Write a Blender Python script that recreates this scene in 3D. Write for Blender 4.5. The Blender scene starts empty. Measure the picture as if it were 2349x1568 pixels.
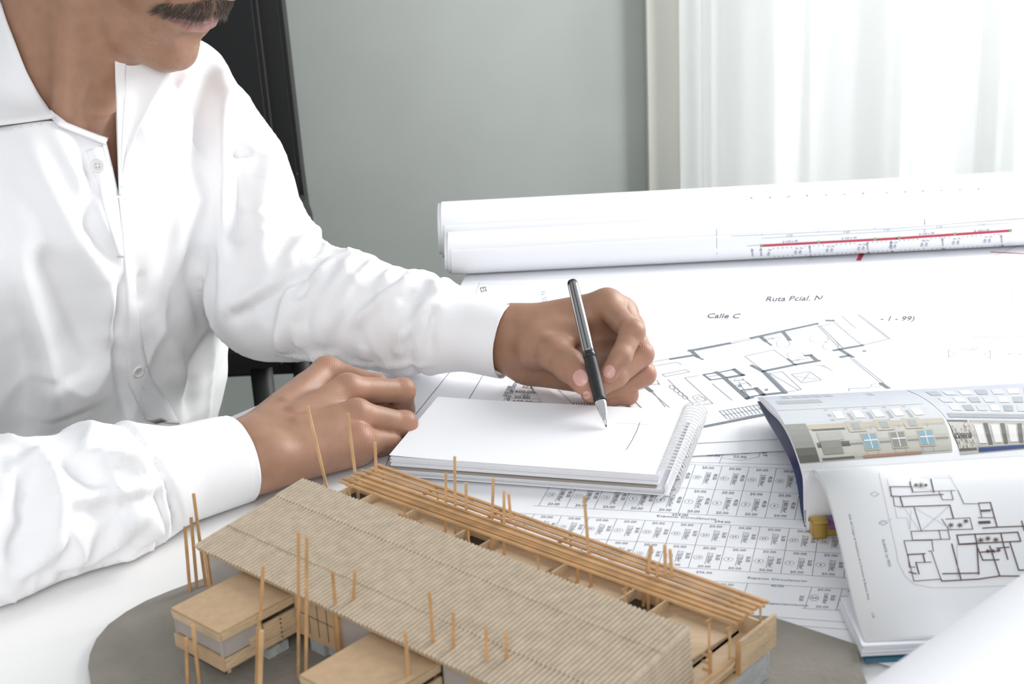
import bpy, bmesh, math, random
import numpy as np
from mathutils import Vector, Matrix
from mathutils.bvhtree import BVHTree
random.seed(7); np.random.seed(7)
SC = bpy.context.scene; COL = SC.collection
# ---------------------------------------------------------------- camera
FPX, CXP, CYP = 3262.0, 1174.5, 784.0
CAMH = 0.455                       # table top is z = 0
PIT, ROL = math.radians(20.0), math.radians(3.0)
fwd = Vector((0, math.cos(PIT), -math.sin(PIT)))
up0 = Vector((0, math.sin(PIT), math.cos(PIT))); rt0 = Vector((1, 0, 0))
rt = rt0*math.cos(ROL) - up0*math.sin(ROL); up = up0*math.cos(ROL) + rt0*math.sin(ROL)
EYE = Vector((0, 0, CAMH))
cam = bpy.data.cameras.new('camera'); camo = bpy.data.objects.new('camera', cam); COL.objects.link(camo)
m = Matrix((rt, up, -fwd)).transposed().to_4x4(); m.translation = EYE; camo.matrix_world = m
cam.sensor_width = 36; cam.lens = FPX/2349*36; cam.clip_start = .02
cam.dof.use_dof = True; cam.dof.focus_distance = 1.13; cam.dof.aperture_fstop = 14
SC.camera = camo
# ---------------------------------------------------------------- light
w = bpy.data.worlds.new('world'); SC.world = w; w.use_nodes = True
bg = w.node_tree.nodes['Background']; bg.inputs[0].default_value = (.90, .95, 1, 1); bg.inputs[1].default_value = .64
def area(name, loc, target, sx, sy, power, col=(1,1,1)):
    l = bpy.data.lights.new(name, 'AREA'); l.shape = 'RECTANGLE'; l.size = sx; l.size_y = sy; l.energy = power; l.color = col
    o = bpy.data.objects.new(name, l); COL.objects.link(o); o.location = loc
    o.rotation_euler = (Vector(target)-Vector(loc)).to_track_quat('-Z', 'Y').to_euler(); return o
area('window_daylight', (1.42, 2.06, .85), (-.45, 1.75, .10), .7, 1.1, 36, (1, .99, .97))
area('wall_fill', (1.20, 1.52, .75), (.02, 2.40, .10), .30, 1.1, 15, (1, 1, .99))  # added lamp inside the room, brightens the back wall towards the window
area('outside_daylight', (1.0, 3.3, .7), (.9, 2.3, .3), 2.2, 2.2, 42)
area('camera_fill', (.0, -.7, .80), (-.35, 1.15, .02), 1.3, 1.0, 15, (1, .985, .97))  # added fill lamp behind the camera, lifts the man's torso
SC.view_settings.view_transform = 'Standard'; SC.view_settings.look = 'None'
SC.view_settings.exposure = -0.07; SC.view_settings.gamma = 1; SC.view_settings.use_curve_mapping = False
# ---------------------------------------------------------------- projection helpers (a pixel of the 2349x1568 photograph -> a point of the place)
def ray(x, y): return (fwd + rt*((x-CXP)/FPX) - up*((y-CYP)/FPX))
def at(x, y, z=0.0): d = ray(x, y); return EYE + d*((z-CAMH)/d.z)
def atY(x, y, Y): d = ray(x, y); return EYE + d*(Y/d.y)
# ---------------------------------------------------------------- materials
def mat(name, col, rough=.6, metal=0, noise=None, bump=None, spec=None, trans=0, sub=0, alpha=1, coat=0):
    """noise=(scale, amount[, stretch xyz]); bump=(scale, distance[, stretch])"""
    M = bpy.data.materials.new(name); M.use_nodes = True; nt = M.node_tree; b = nt.nodes['Principled BSDF']
    b.inputs['Base Color'].default_value = (*col, 1); b.inputs['Roughness'].default_value = rough; b.inputs['Metallic'].default_value = metal
    if spec is not None: b.inputs['Specular IOR Level'].default_value = spec
    b.inputs['Transmission Weight'].default_value = trans
    if sub: b.inputs['Subsurface Weight'].default_value = sub; b.inputs['Subsurface Radius'].default_value = (.8,.35,.2); b.inputs['Subsurface Scale'].default_value = .006
    if coat: b.inputs['Coat Weight'].default_value = coat
    b.inputs['Alpha'].default_value = alpha
    def coords(st):
        tc = nt.nodes.new('ShaderNodeTexCoord'); mp = nt.nodes.new('ShaderNodeMapping'); nt.links.new(tc.outputs['Object'], mp.inputs[0])
        mp.inputs['Scale'].default_value = st; return mp.outputs[0]
    if noise:
        st = noise[2] if len(noise) > 2 else (1,1,1)
        n = nt.nodes.new('ShaderNodeTexNoise'); n.inputs['Scale'].default_value = noise[0]; n.inputs['Detail'].default_value = 5
        nt.links.new(coords(st), n.inputs['Vector'])
        mr = nt.nodes.new('ShaderNodeMapRange'); mr.inputs['From Min'].default_value = .3; mr.inputs['From Max'].default_value = .7
        mr.inputs['To Min'].default_value = 1-noise[1]; mr.inputs['To Max'].default_value = 1+noise[1]*.6
        nt.links.new(n.outputs[0], mr.inputs[0])
        mx = nt.nodes.new('ShaderNodeVectorMath'); mx.operation = 'SCALE'; mx.inputs[0].default_value = col
        nt.links.new(mr.outputs[0], mx.inputs['Scale']); nt.links.new(mx.outputs[0], b.inputs['Base Color'])
    if bump:
        st = bump[2] if len(bump) > 2 else (1,1,1)
        n = nt.nodes.new('ShaderNodeTexNoise'); n.inputs['Scale'].default_value = bump[0]; n.inputs['Detail'].default_value = 4
        nt.links.new(coords(st), n.inputs['Vector'])
        bp = nt.nodes.new('ShaderNodeBump'); bp.inputs['Distance'].default_value = bump[1]; bp.inputs['Strength'].default_value = 1
        nt.links.new(n.outputs[0], bp.inputs['Height']); nt.links.new(bp.outputs[0], b.inputs['Normal'])
    return M
M = {}
M['wall'] = mat('painted_wall', (.52,.55,.52), .5, noise=(5,.05), bump=(40,.0003))
M['floor'] = mat('floor_vinyl', (.12,.15,.135), .5)
M['cream'] = mat('cream_paint', (.78,.77,.70), .5)
M['paper'] = mat('paper', (.86,.87,.90), .55, spec=.2)
M['paper2'] = mat('paper_soft', (.84,.85,.89), .5, spec=.25)
M['gloss'] = mat('coated_paper', (.85,.86,.88), .22, spec=.5)
M['table'] = mat('table_white', (.86,.85,.84), .5, noise=(5,.03), bump=(7,.0015))
M['black'] = mat('black_leather', (.012,.012,.013), .55)
M['darkgrey'] = mat('dark_mesh', (.019,.019,.020), .85)
M['ink'] = mat('black_ink', (.09,.095,.12), .7)
M['ink2'] = mat('pale_ink', (.24,.26,.31), .7)
M['ink3'] = mat('faint_ink', (.44,.46,.51), .7)
M['wallink'] = mat('grey_plan_ink', (.17,.20,.225), .7)
M['hatchink'] = mat('pale_hatch_ink', (.66,.68,.72), .7)
M['red'] = mat('red_ink', (.50,.05,.09), .7)
M['green'] = mat('green_ink', (.12,.5,.16), .7)
M['glass'] = mat('window_glass', (1,1,1), .02, trans=1)
M['board'] = mat('grey_board', (.26,.238,.205), .8, noise=(60,.08), bump=(250,.0006))
M['kraft'] = mat('corrugated_kraft', (.47,.385,.285), .75, noise=(160,.14,(1,1,.3)), bump=(400,.0003))
M['fibre'] = mat('tan_fibreboard', (.50,.345,.205), .7, noise=(160,.08), bump=(500,.0003))
M['balsa'] = mat('pale_balsa', (.68,.53,.36), .65, noise=(60,.10,(.25,4,1)), bump=(120,.0006,(.2,4,1)))
M['balsaend'] = mat('plywood_end', (.57,.42,.26), .65, noise=(50,.18,(1,1,3)), bump=(200,.0006,(1,1,3)))
M['stick'] = mat('balsa_stick', (.50,.285,.125), .55, noise=(70,.22,(1,1,1)))
M['stick2'] = mat('balsa_stick_pale', (.58,.37,.19), .55, noise=(70,.18,(1,1,1)))
M['foam'] = mat('grey_foam', (.44,.46,.45), .8, noise=(120,.12), bump=(300,.001))
M['acetate'] = mat('acetate_sheet', (.55,.50,.46), .15, spec=.5, alpha=.6)
M['dark'] = mat('dark_inside', (.055,.045,.038), .8)  # colour of dark joints, also stands in for shade inside openings
M['skin'] = mat('skin', (.385,.212,.138), .40, noise=(70,.12), bump=(1300,.00022), spec=.42, sub=.10)
nt = M['skin'].node_tree; at_ = nt.nodes.new('ShaderNodeAttribute'); at_.attribute_name = 'tone'; mm_ = nt.nodes.new('ShaderNodeMix'); mm_.data_type = 'RGBA'; pb_ = nt.nodes['Principled BSDF']; src = pb_.inputs['Base Color'].links[0].from_socket
nt.links.new(at_.outputs['Fac'], mm_.inputs[0]); nt.links.new(src, mm_.inputs[6]); mm_.inputs[7].default_value = (.50,.20,.15,1); nt.links.new(mm_.outputs[2], pb_.inputs['Base Color'])
wv = nt.nodes.new('ShaderNodeTexWave'); wv.bands_direction = 'X'; wv.inputs['Scale'].default_value = 170; wv.inputs['Distortion'].default_value = 3.5; wv.inputs['Detail'].default_value = 2; wv.inputs['Detail Scale'].default_value = 2
tcw = nt.nodes.new('ShaderNodeTexCoord'); nt.links.new(tcw.outputs['Object'], wv.inputs['Vector']); mu_ = nt.nodes.new('ShaderNodeMath'); mu_.operation = 'MULTIPLY'; nt.links.new(wv.outputs['Fac'], mu_.inputs[0]); nt.links.new(at_.outputs['Fac'], mu_.inputs[1])
b2 = nt.nodes.new('ShaderNodeBump'); b2.inputs['Distance'].default_value = .0004; nt.links.new(mu_.outputs[0], b2.inputs['Height']); nt.links.new(pb_.inputs['Normal'].links[0].from_socket, b2.inputs['Normal']); nt.links.new(b2.outputs[0], pb_.inputs['Normal'])
M['nail'] = mat('finger_nail', (.66,.36,.31), .25, spec=.5, sub=.1)
M['lip'] = mat('lip_skin', (.42,.20,.175), .28, spec=.6, bump=(260,.0006), sub=.1)
M['hair'] = mat('dark_hair', (.085,.062,.047), .42)
M['greyhair'] = mat('grey_hair', (.30,.27,.24), .4)
M['white_eye'] = mat('eye_white', (.8,.78,.75), .2)
M['iris'] = mat('dark_iris', (.05,.03,.02), .1)
M['shirt'] = mat('white_cotton', (.88,.88,.895), .8, spec=.15, bump=(1100,.00009))
M['button'] = mat('pearl_button', (.80,.79,.78), .25, spec=.6)
M['chrome'] = mat('chrome', (.75,.74,.73), .12, metal=1)
M['steel'] = mat('dark_steel', (.42,.41,.41), .22, metal=1)
M['penblack'] = mat('pen_black', (.02,.02,.022), .3)
M['rubber'] = mat('rubber_grip', (.015,.015,.016), .5)
M['wire'] = mat('white_coated_wire', (.80,.80,.80), .3, spec=.6)
M['coverboard'] = mat('grey_cover_board', (.32,.29,.25), .8)
M['navy'] = mat('navy_cover', (.02,.035,.12), .3)
M['teal'] = mat('teal_cover', (.05,.16,.24), .35)
M['purple'] = mat('purple_cover', (.12,.05,.16), .35)
M['ochre'] = mat('ochre_page', (.52,.33,.07), .45, noise=(40,.2,(.2,5,1)))
def col_mat(name, c, r=.25): 
    if name not in M: M[name] = mat(name, c, r, spec=.5)
    return name
# sheer curtain: cloth that lets daylight through
cm = bpy.data.materials.new('sheer_curtain'); cm.use_nodes = True; nt = cm.node_tree; nt.nodes.clear()
o_ = nt.nodes.new('ShaderNodeOutputMaterial'); d_ = nt.nodes.new('ShaderNodeBsdfDiffuse'); t_ = nt.nodes.new('ShaderNodeBsdfTranslucent'); mx_ = nt.nodes.new('ShaderNodeMixShader')
d_.inputs[0].default_value = (.86,.87,.87,1); t_.inputs[0].default_value = (.88,.90,.89,1); mx_.inputs[0].default_value = .55
nt.links.new(d_.outputs[0], mx_.inputs[1]); nt.links.new(t_.outputs[0], mx_.inputs[2]); nt.links.new(mx_.outputs[0], o_.inputs[0]); M['curtain'] = cm
# ---------------------------------------------------------------- object helpers
def link(name, me, mm, parent=None, smooth=False):
    o = bpy.data.objects.new(name, me); COL.objects.link(o)
    mm = mm if isinstance(mm, (list, tuple)) else [mm]
    if not me.materials:
        for k in mm: me.materials.append(M[k])
    if smooth: me.polygons.foreach_set('use_smooth', [True]*len(me.polygons))
    if parent is not None: o.parent = parent; o.matrix_parent_inverse = parent.matrix_world.inverted()
    return o
def obj(name, bm, mm, parent=None, smooth=False):
    me = bpy.data.meshes.new(name); bm.to_mesh(me); bm.free(); return link(name, me, mm, parent, smooth)
def pyd(name, V_, F_, mm, parent=None, smooth=False):
    me = bpy.data.meshes.new(name); me.from_pydata([tuple(v) for v in V_], [], [tuple(f) for f in F_]); me.update(); return link(name, me, mm, parent, smooth)
def tag(o, label=None, cat=None, group=None, kind=None):
    if label: o['label'] = label
    if cat: o['category'] = cat
    if group: o['group'] = group
    if kind: o['kind'] = kind
    return o
def empty(name, loc, label, cat, rz=0, group=None):
    o = bpy.data.objects.new(name, None); COL.objects.link(o); o.location = loc; o.rotation_euler = (0,0,rz); o.empty_display_size = .02
    bpy.context.view_layer.update(); return tag(o, label, cat, group)
def add_box(bm, lo, hi, bev=0, mi=0, xf=None):
    vs = [bm.verts.new((x,y,z)) for x in (lo[0],hi[0]) for y in (lo[1],hi[1]) for z in (lo[2],hi[2])]
    fs = [bm.faces.new([vs[i] for i in q]) for q in ((0,1,3,2),(4,6,7,5),(0,4,5,1),(2,3,7,6),(0,2,6,4),(1,5,7,3))]
    for f in fs: f.material_index = mi
    if bev:
        es = {e for f in fs for e in f.edges}
        r = bmesh.ops.bevel(bm, geom=list(es), offset=bev, segments=2, affect='EDGES', profile=.6); vs = list({v for f in r['faces'] for v in f.verts} | {v for v in vs if v.is_valid})
    if xf is not None:
        for v in vs: v.co = xf @ v.co
    return vs
def add_prism(bm, poly, z0, z1, mi=0, xf=None):
    a = [bm.verts.new((p[0],p[1],z0)) for p in poly]; b = [bm.verts.new((p[0],p[1],z1)) for p in poly]; n = len(poly)
    fs = [bm.faces.new(a[::-1]), bm.faces.new(b)] + [bm.faces.new((a[i],a[(i+1)%n],b[(i+1)%n],b[i])) for i in range(n)]
    for f in fs: f.material_index = mi
    if xf is not None:
        for v in a+b: v.co = xf @ v.co
    bmesh.ops.recalc_face_normals(bm, faces=fs)
def add_tube(bm, pts, r, n=8, caps=True, mi=0):
    pts = [Vector(p) for p in pts]; rr = r if isinstance(r, (list,tuple)) else [r]*len(pts)
    t0 = (pts[1]-pts[0]).normalized(); ref = Vector((0,0,1)) if abs(t0.z) < .9 else Vector((1,0,0)); nrm = t0.cross(ref).normalized(); rings = []
    for i, p in enumerate(pts):
        t = ((pts[min(i+1,len(pts)-1)]-pts[i]).normalized() + (pts[i]-pts[max(i-1,0)]).normalized()); t = t.normalized() if t.length > 1e-6 else t0
        nrm = (nrm - t*nrm.dot(t)).normalized(); b = t.cross(nrm)
        rings.append([bm.verts.new(p + (nrm*math.cos(2*math.pi*k/n) + b*math.sin(2*math.pi*k/n))*rr[i]) for k in range(n)])
    for a, b in zip(rings, rings[1:]):
        for k in range(n): f = bm.faces.new((a[k],a[(k+1)%n],b[(k+1)%n],b[k])); f.material_index = mi; f.smooth = True
    if caps: bm.faces.new(rings[0][::-1]).material_index = mi; bm.faces.new(rings[-1]).material_index = mi
def add_bar(bm, a, b, w_, h_, upv=(0,0,1), mi=0):
    a = Vector(a); b = Vector(b); t = (b-a).normalized(); s = t.cross(Vector(upv)); s = s.normalized() if s.length > 1e-5 else Vector((1,0,0)); u_ = s.cross(t)
    vs = [bm.verts.new(p + s*(i*w_/2) + u_*(j*h_/2)) for p in (a,b) for i in (-1,1) for j in (-1,1)]
    fs = [bm.faces.new([vs[i] for i in q]) for q in ((0,1,3,2),(4,6,7,5),(0,4,5,1),(2,3,7,6),(0,2,6,4),(1,5,7,3))]
    for f in fs: f.material_index = mi
    bmesh.ops.recalc_face_normals(bm, faces=fs)
def grid_mesh(fn, nu, nv):
    V_ = [fn(i/nu, j/nv) for j in range(nv+1) for i in range(nu+1)]
    F_ = [(j*(nu+1)+i, j*(nu+1)+i+1, (j+1)*(nu+1)+i+1, (j+1)*(nu+1)+i) for j in range(nv) for i in range(nu)]
    return V_, F_
def solid(o, t, off=-1):
    m_ = o.modifiers.new('thick', 'SOLIDIFY'); m_.thickness = t; m_.offset = off; return o
def bvh(o):
    dg = bpy.context.evaluated_depsgraph_get(); dg.update(); e = o.evaluated_get(dg); me = e.to_mesh()
    mw = o.matrix_world; vs = [mw @ v.co for v in me.vertices]; t = BVHTree.FromPolygons(vs, [tuple(p.vertices) for p in me.polygons]); e.to_mesh_clear(); return t
# ---------------------------------------------------------------- flat print laid on a surface
class Print:
    """collects printed marks (each lies on the paper, a hair above it); several inks"""
    def __init__(s, tree, lift=.00025): s.t = tree; s.V = []; s.F = []; s.mi = []; s.mats = []; s.lift = lift; s.c = {}
    def ink(s, k):
        if k not in s.mats: s.mats.append(k)
        return s.mats.index(k)
    def hit(s, x, y):
        k = (round(x,2), round(y,2))
        if k not in s.c:
            d = ray(x, y).normalized(); h = s.t.ray_cast(EYE, d)
            if h[0] is None: s.c[k] = None
            else:
                n = h[1]; n = n if n.dot(d) < 0 else -n; s.c[k] = (h[0], n)
        return s.c[k]
    def face(s, pts, k):
        b = len(s.V); s.V += [tuple(p) for p in pts]; s.F.append(tuple(range(b, b+len(pts)))); s.mi.append(s.ink(k))
    def line(s, pts, w_=.0003, k='ink', seg=18, dash=None):
        for (x0,y0),(x1,y1) in zip(pts, pts[1:]):
            L = math.hypot(x1-x0, y1-y0); n = max(1, int(L/seg)) if dash is None else max(1, int(L/dash)); prev = None
            for i in range(n+1):
                h = s.hit(x0+(x1-x0)*i/n, y0+(y1-y0)*i/n)
                if h and prev and not (dash and i % 2):
                    d = (h[0]-prev[0])
                    if 1e-7 < d.length < .08:
                        sd = d.normalized().cross(h[1]).normalized()*w_/2; e = d.normalized()*w_*.5 if i in (1,n) else Vector()
                        a = prev[0]+prev[1]*s.lift; b = h[0]+h[1]*s.lift
                        s.face((a-sd-(e if i==1 else Vector()), b-sd+(e if i==n else Vector()), b+sd+(e if i==n else Vector()), a+sd-(e if i==1 else Vector())), k)
                prev = h
    def quad(s, a, b, c, d, k, n=4, m_=4, lift=None):
        lf = s.lift if lift is None else lift
        g = []
        for j in range(m_+1):
            for i in range(n+1):
                u_, v_ = i/n, j/m_
                x = (a[0]*(1-u_)+b[0]*u_)*(1-v_)+(d[0]*(1-u_)+c[0]*u_)*v_; y = (a[1]*(1-u_)+b[1]*u_)*(1-v_)+(d[1]*(1-u_)+c[1]*u_)*v_
                h = s.hit(x, y); g.append(None if h is None else h[0]+h[1]*lf)
        for j in range(m_):
            for i in range(n):
                q = [g[j*(n+1)+i], g[j*(n+1)+i+1], g[(j+1)*(n+1)+i+1], g[(j+1)*(n+1)+i]]
                if None not in q: s.face(q, k)
    def text(s, txt, p, ex, ey, k='ink', bold=False):
        """p = pixel of the text centre; ex, ey = pixel vectors of one em along / up"""
        vs, fs = glyphs(txt, bold)
        b = len(s.V); ok = []
        for (x, y) in vs:
            h = s.hit(p[0]+ex[0]*x+ey[0]*y, p[1]+ex[1]*x+ey[1]*y)
            s.V.append(tuple(h[0]+h[1]*s.lift) if h else (0,0,-.5)); ok.append(h is not None)
        for f in fs:
            if all(ok[i] for i in f): s.F.append(tuple(b+i for i in f)); s.mi.append(s.ink(k))
    def ring(s, p, ex, ey, w_=.0003, k='ink', n=14):
        s.line([(p[0]+ex[0]*math.cos(a)+ey[0]*math.sin(a), p[1]+ex[1]*math.cos(a)+ey[1]*math.sin(a)) for a in [2*math.pi*i/n for i in range(n+1)]], w_, k)
    def build(s, name, parent, kind='stuff'):
        me = bpy.data.meshes.new(name); me.from_pydata(s.V, [], s.F); me.update()
        for k in s.mats: me.materials.append(M[k])
        me.polygons.foreach_set('material_index', s.mi); o = bpy.data.objects.new(name, me); COL.objects.link(o)
        o.parent = parent; o.matrix_parent_inverse = parent.matrix_world.inverted(); o['kind'] = kind; return o
GL = {}
def glyphs(txt, bold=False):
    txt_, txt = txt, (txt, bold)
    if txt not in GL:
        c = bpy.data.curves.new('t', 'FONT'); c.body = txt_; c.align_x = 'CENTER'; c.align_y = 'CENTER'; c.resolution_u = 2; c.size = 1; c.offset = .012 if bold else 0
        o = bpy.data.objects.new('t', c); COL.objects.link(o); dg = bpy.context.evaluated_depsgraph_get(); me = o.evaluated_get(dg).to_mesh()
        GL[txt] = ([(v.co.x, v.co.y) for v in me.vertices], [tuple(p.vertices) for p in me.polygons])
        o.evaluated_get(dg).to_mesh_clear(); bpy.data.objects.remove(o); bpy.data.curves.remove(c)
    return GL[txt]
# ================================================================ the room
bm = bmesh.new(); YW = 2.4
# back wall with a window opening x 1.02..3.2, z .0..2.0 (above table level)
xo0, xo1, zo0, zo1 = .285, 3.2, -.45, 1.6
for lo, hi in (((-2.6,YW,-.75),(xo0,YW+.12,1.9)), ((xo0,YW,-.75),(xo1,YW+.12,zo0)), ((xo0,YW,zo1),(xo1,YW+.12,1.9)), ((xo1,YW,-.75),(3.6,YW+.12,1.9))): add_box(bm, lo, hi)
tag(obj('wall_back', bm, 'wall'), kind='structure')
bm = bmesh.new(); add_box(bm, (-2.6,-.9,-.80), (3.6,YW+.12,-.75)); tag(obj('floor', bm, 'floor'), kind='structure')
bm = bmesh.new(); add_box(bm, (-2.72,-.9,-.80), (-2.6,YW+.12,1.9)); tag(obj('wall_left', bm, 'wall'), kind='structure')
win = tag(empty('window_1', (xo0, YW, zo0), None, None), kind='structure')
bm = bmesh.new()
add_box(bm, (xo0,YW+.02,zo0),(xo0+.05,YW+.09,zo1)); add_box(bm, (xo1-.05,YW+.02,zo0),(xo1,YW+.09,zo1)); add_box(bm, (xo0,YW+.02,zo0),(xo1,YW+.09,zo0+.05)); add_box(bm, (xo0,YW+.02,zo1-.05),(xo1,YW+.09,zo1)); add_box(bm, (1.8,YW+.02,zo0),(1.85,YW+.09,zo1))
obj('window_frame', bm, 'cream', win)
bm = bmesh.new(); add_box(bm, (xo0+.05,YW+.05,zo0+.05),(1.8,YW+.056,zo1-.05)); obj('pane', bm, 'glass', win)
bm = bmesh.new(); add_box(bm, (1.85,YW+.05,zo0+.05),(xo1-.05,YW+.056,zo1-.05)); obj('pane', bm, 'glass', win)
# cream casing strip between wall and curtain
xa = atY(1481, 0, YW-.03).x
bm = bmesh.new(); add_box(bm, (xa, YW-.035, -.75), (xa+.062, YW, 1.9), .002); tag(obj('trim_1', bm, 'cream'), kind='structure')
# curtain
xc = atY(1548, 0, YW-.10).x
bm = bmesh.new()
def curt(u_, v_):
    x = xc + u_*2.3; z = -.70 + v_*2.45; s_ = u_*2.3
    k = .030*math.sin(s_*2*math.pi/.21 + .5*math.sin(s_*9)) + .009*math.sin(s_*2*math.pi/.097+1.3) + .005*math.sin(s_*150+v_*2)
    return (x + .012*math.sin(s_*40+1), YW-.085 + k*(1-.15*v_) + .006*math.sin(v_*6+s_*9), z)
V_, F_ = grid_mesh(curt, 420, 24); cu = pyd('curtain', V_, F_, 'curtain', None, True); tag(cu, 'sheer white floor-length curtain in vertical folds across the bright window', 'curtain')
# hem along the leading edge
V_, F_ = grid_mesh(lambda u_, v_: tuple(Vector(curt(u_*.018, v_)) + Vector((0,-.0035,0))), 6, 24); pyd('side_hem', V_, F_, 'curtain', cu, True)
# ---------------------------------------------------------------- black chair by the wall
ch = empty('armchair', (-.62, 2.05, -.75), 'tall black padded chair standing against the grey green wall behind the man', 'chair')
YC = 2.0
def chp(px, py, Y=YC): return atY(px, py, Y)
bm = bmesh.new()
# backrest: a padded slab whose right edge leans
pts = []
P_tr = chp(640, -40); P_br = chp(712, 560); P_mid = chp(690, 400)
def backpoly(off):
    tr, mid, br = P_tr, P_mid, P_br
    top = .62
    return [(tr.x-.50, -.30), (br.x-off, -.30), (br.x-off, br.z), (mid.x-off, mid.z), (tr.x-off, tr.z), (tr.x-off-.012, top-.06), (tr.x-off-.05, top), (tr.x-.46, top), (tr.x-.50, top-.05)]
def extr(poly, y0, y1): 
    b_ = bmesh.new(); a = [b_.verts.new((p[0], y0, p[1])) for p in poly]; c = [b_.verts.new((p[0], y1, p[1])) for p in poly]; n = len(poly)
    f = [b_.faces.new(a), b_.faces.new(c[::-1])] + [b_.faces.new((a[i], c[i], c[(i+1)%n], a[(i+1)%n])) for i in range(n)]
    bmesh.ops.recalc_face_normals(b_, faces=f); bmesh.ops.bevel(b_, geom=list(b_.edges), offset=.006, segments=2, affect='EDGES'); return b_
obj('back_frame', extr(backpoly(0), YC, YC+.05), 'black', ch, False)
obj('backrest', extr([(x-.032 if i in (1,2,3,4,5) else x, z) for i, (x, z) in enumerate(backpoly(0))], YC-.02, YC+.01), 'darkgrey', ch)
bm = bmesh.new(); a = chp(662, 858, 1.62)
add_box(bm, (a.x-.50, 1.62, a.z-.0), (a.x, 2.0, a.z+.14), .03); obj('seat', bm, 'black', ch, False)
for dx in (-.46, -.04):
    for y in (1.66, 1.98):
        bm = bmesh.new(); add_tube(bm, [(a.x+dx, y, a.z+.02), (a.x+dx, y, -.75)], .014, 10); obj('leg', bm, 'black', ch)
# ================================================================ table
tb = empty('table', (.4, 1.2, -.75), 'white table top covered with drawings, with its bare edge by the cuffs', 'table')
e = [at(-420,1420), at(300,1060), at(500,966), at(620,915), at(800,830), at(930,745), at(1070,650)]
poly = [(p.x, p.y) for p in e] + [(.0,1.60), (.06,1.66), (1.5,1.66), (1.5,.15), (.3,.12), (-.55,.12), (-.62,.3)]
bm = bmesh.new(); add_prism(bm, poly, -.028, 0); bmesh.ops.bevel(bm, geom=[ed for ed in bm.edges if abs(ed.verts[0].co.z-ed.verts[1].co.z) < 1e-6], offset=.0015, segments=2, affect='EDGES')
obj('table_top', bm, 'table', tb)
for x, y in ((-.25,.35), (1.35,.3), (1.35,1.55), (.12,1.52)):
    bm = bmesh.new(); add_box(bm, (x-.03,y-.03,-.75), (x+.03,y+.03,-.028), .003); obj('leg', bm, 'table', tb)
# ================================================================ sheets of drawings lying on the table
def sheet(name, pix, z, label, mm='paper', curl=None, cat='drawing sheet', nx=28, ny=28, group=None):
    """four corners given where they lie on the table (back-left, back-right, front-right, front-left)"""
    c = [at(x, y, z) if isinstance(x, (int, float)) else None for x, y in pix]
    def fn(u_, v_):
        p = (c[0]*(1-u_)+c[1]*u_)*(1-v_) + (c[3]*(1-u_)+c[2]*u_)*v_; p = p.copy(); p.z = z + (curl(u_, v_) if curl else 0); return tuple(p)
    V_, F_ = grid_mesh(fn, nx, ny); o = pyd(name, V_, F_, mm, None, False); solid(o, .00012, 1); tag(o, label, cat, group or ('drawing sheets spread on the table' if cat == 'drawing sheet' else None)); return o
# large sheet at the back under the roll
sh_back = sheet('drawing_sheet', [(1085,600), (2560,540), (2700,930), (1000,760)], .0010, 'wide street plan sheet under the long rolls, lettered Ruta Pcial', curl=lambda u_,v_: .0012*math.sin(u_*7)*math.sin(v_*5)**2)
sh_site = sheet('drawing_sheet', [(800,838), (2120,900), (2150,1560), (730,1160)], .0016, 'lot plan sheet with a grid of numbered 20.00 plots below the notebook', curl=lambda u_,v_: .0012*math.sin(u_*6+v_*3)**2)
sh_low = sheet('drawing_sheet', [(1500,985), (1905,905), (1935,965), (1585,1047)], .0032, 'blank white sheet peeping out under the floor plan beside the spiral', nx=10, ny=10)
sh_mid = sheet('drawing_sheet', [(1400,838), (1926,672), (2360,1000), (1500,1050)], .0036, 'plain white sheet directly under the floor plan, its corner showing', nx=10, ny=10)
sh_plan = sheet('drawing_sheet', [(1385,846), (1945,680), (2349,975), (1555,1018)], .0042, 'floor plan sheet with thick grey walls between the pen hand and the magazine', curl=lambda u_,v_: .004*max(0,u_-.93)/.07*max(0,.12-v_)/.12)
sh_strip = sheet('paper_strip', [(1195,850), (1222,855), (1305,936), (1255,936)], .0030, 'narrow translucent white strip under the writing hand', 'paper2', cat='paper strip', nx=6, ny=6)
bpy.context.view_layer.update()
# --- site plan print
pr = Print(bvh(sh_site))
obs = [(1655,1068,3,0),(1720,1070,4,0),(1783,1073,5,0),(1574,1121,2,1),(1640,1124,3,1),(1703,1127,4,1),(1768,1131,5,1),(1557,1176,2,2),(1622,1180,3,2),(1690,1184,4,2),(1755,1187,5,2),(1820,1190,6,2),(1298,1162,-2,2),(1428,1172,0,2)]
def fit(ob):
    A = np.array([[1,i,j] for _,_,i,j in ob], float); P = np.array([at(x,y,.002)[:2] for x,y,_,_ in ob]); s_, *_ = np.linalg.lstsq(A, P, rcond=None); return s_
G0 = fit(obs)
obs2 = [(1350,1186,0,0),(1415,1190,1,0),(1480,1193,2,0),(1547,1197,3,0),(1612,1200,4,0),(1680,1205,5,0),(1745,1209,6,0),(1812,1212,7,0),(1460,1241,2,1),(1527,1245,3,1),(1593,1249,4,1),(1660,1253,5,1),(1728,1258,6,1),(1798,1262,7,1),(1585,1304,4,2),(1650,1308,5,2),(1720,1312,6,2),(1790,1316,7,2),(1862,1318,8,2)]
G1 = fit(obs2)
def w2p(x, y, z=.002):
    q = Vector((x, y, z)) - EYE; w_ = q.dot(fwd); return (CXP + FPX*q.dot(rt)/w_, CYP - FPX*q.dot(up)/w_)
def gp(G, i, j): p = G[0]+G[1]*i+G[2]*j; return w2p(p[0], p[1])
def vecs(G, i, j):
    a = gp(G,i,j); b = gp(G,i+1,j); c = gp(G,i,j+1); return (b[0]-a[0], b[1]-a[1]), (c[0]-a[0], c[1]-a[1])
def sc(v, k): return (v[0]*k, v[1]*k)
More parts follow.
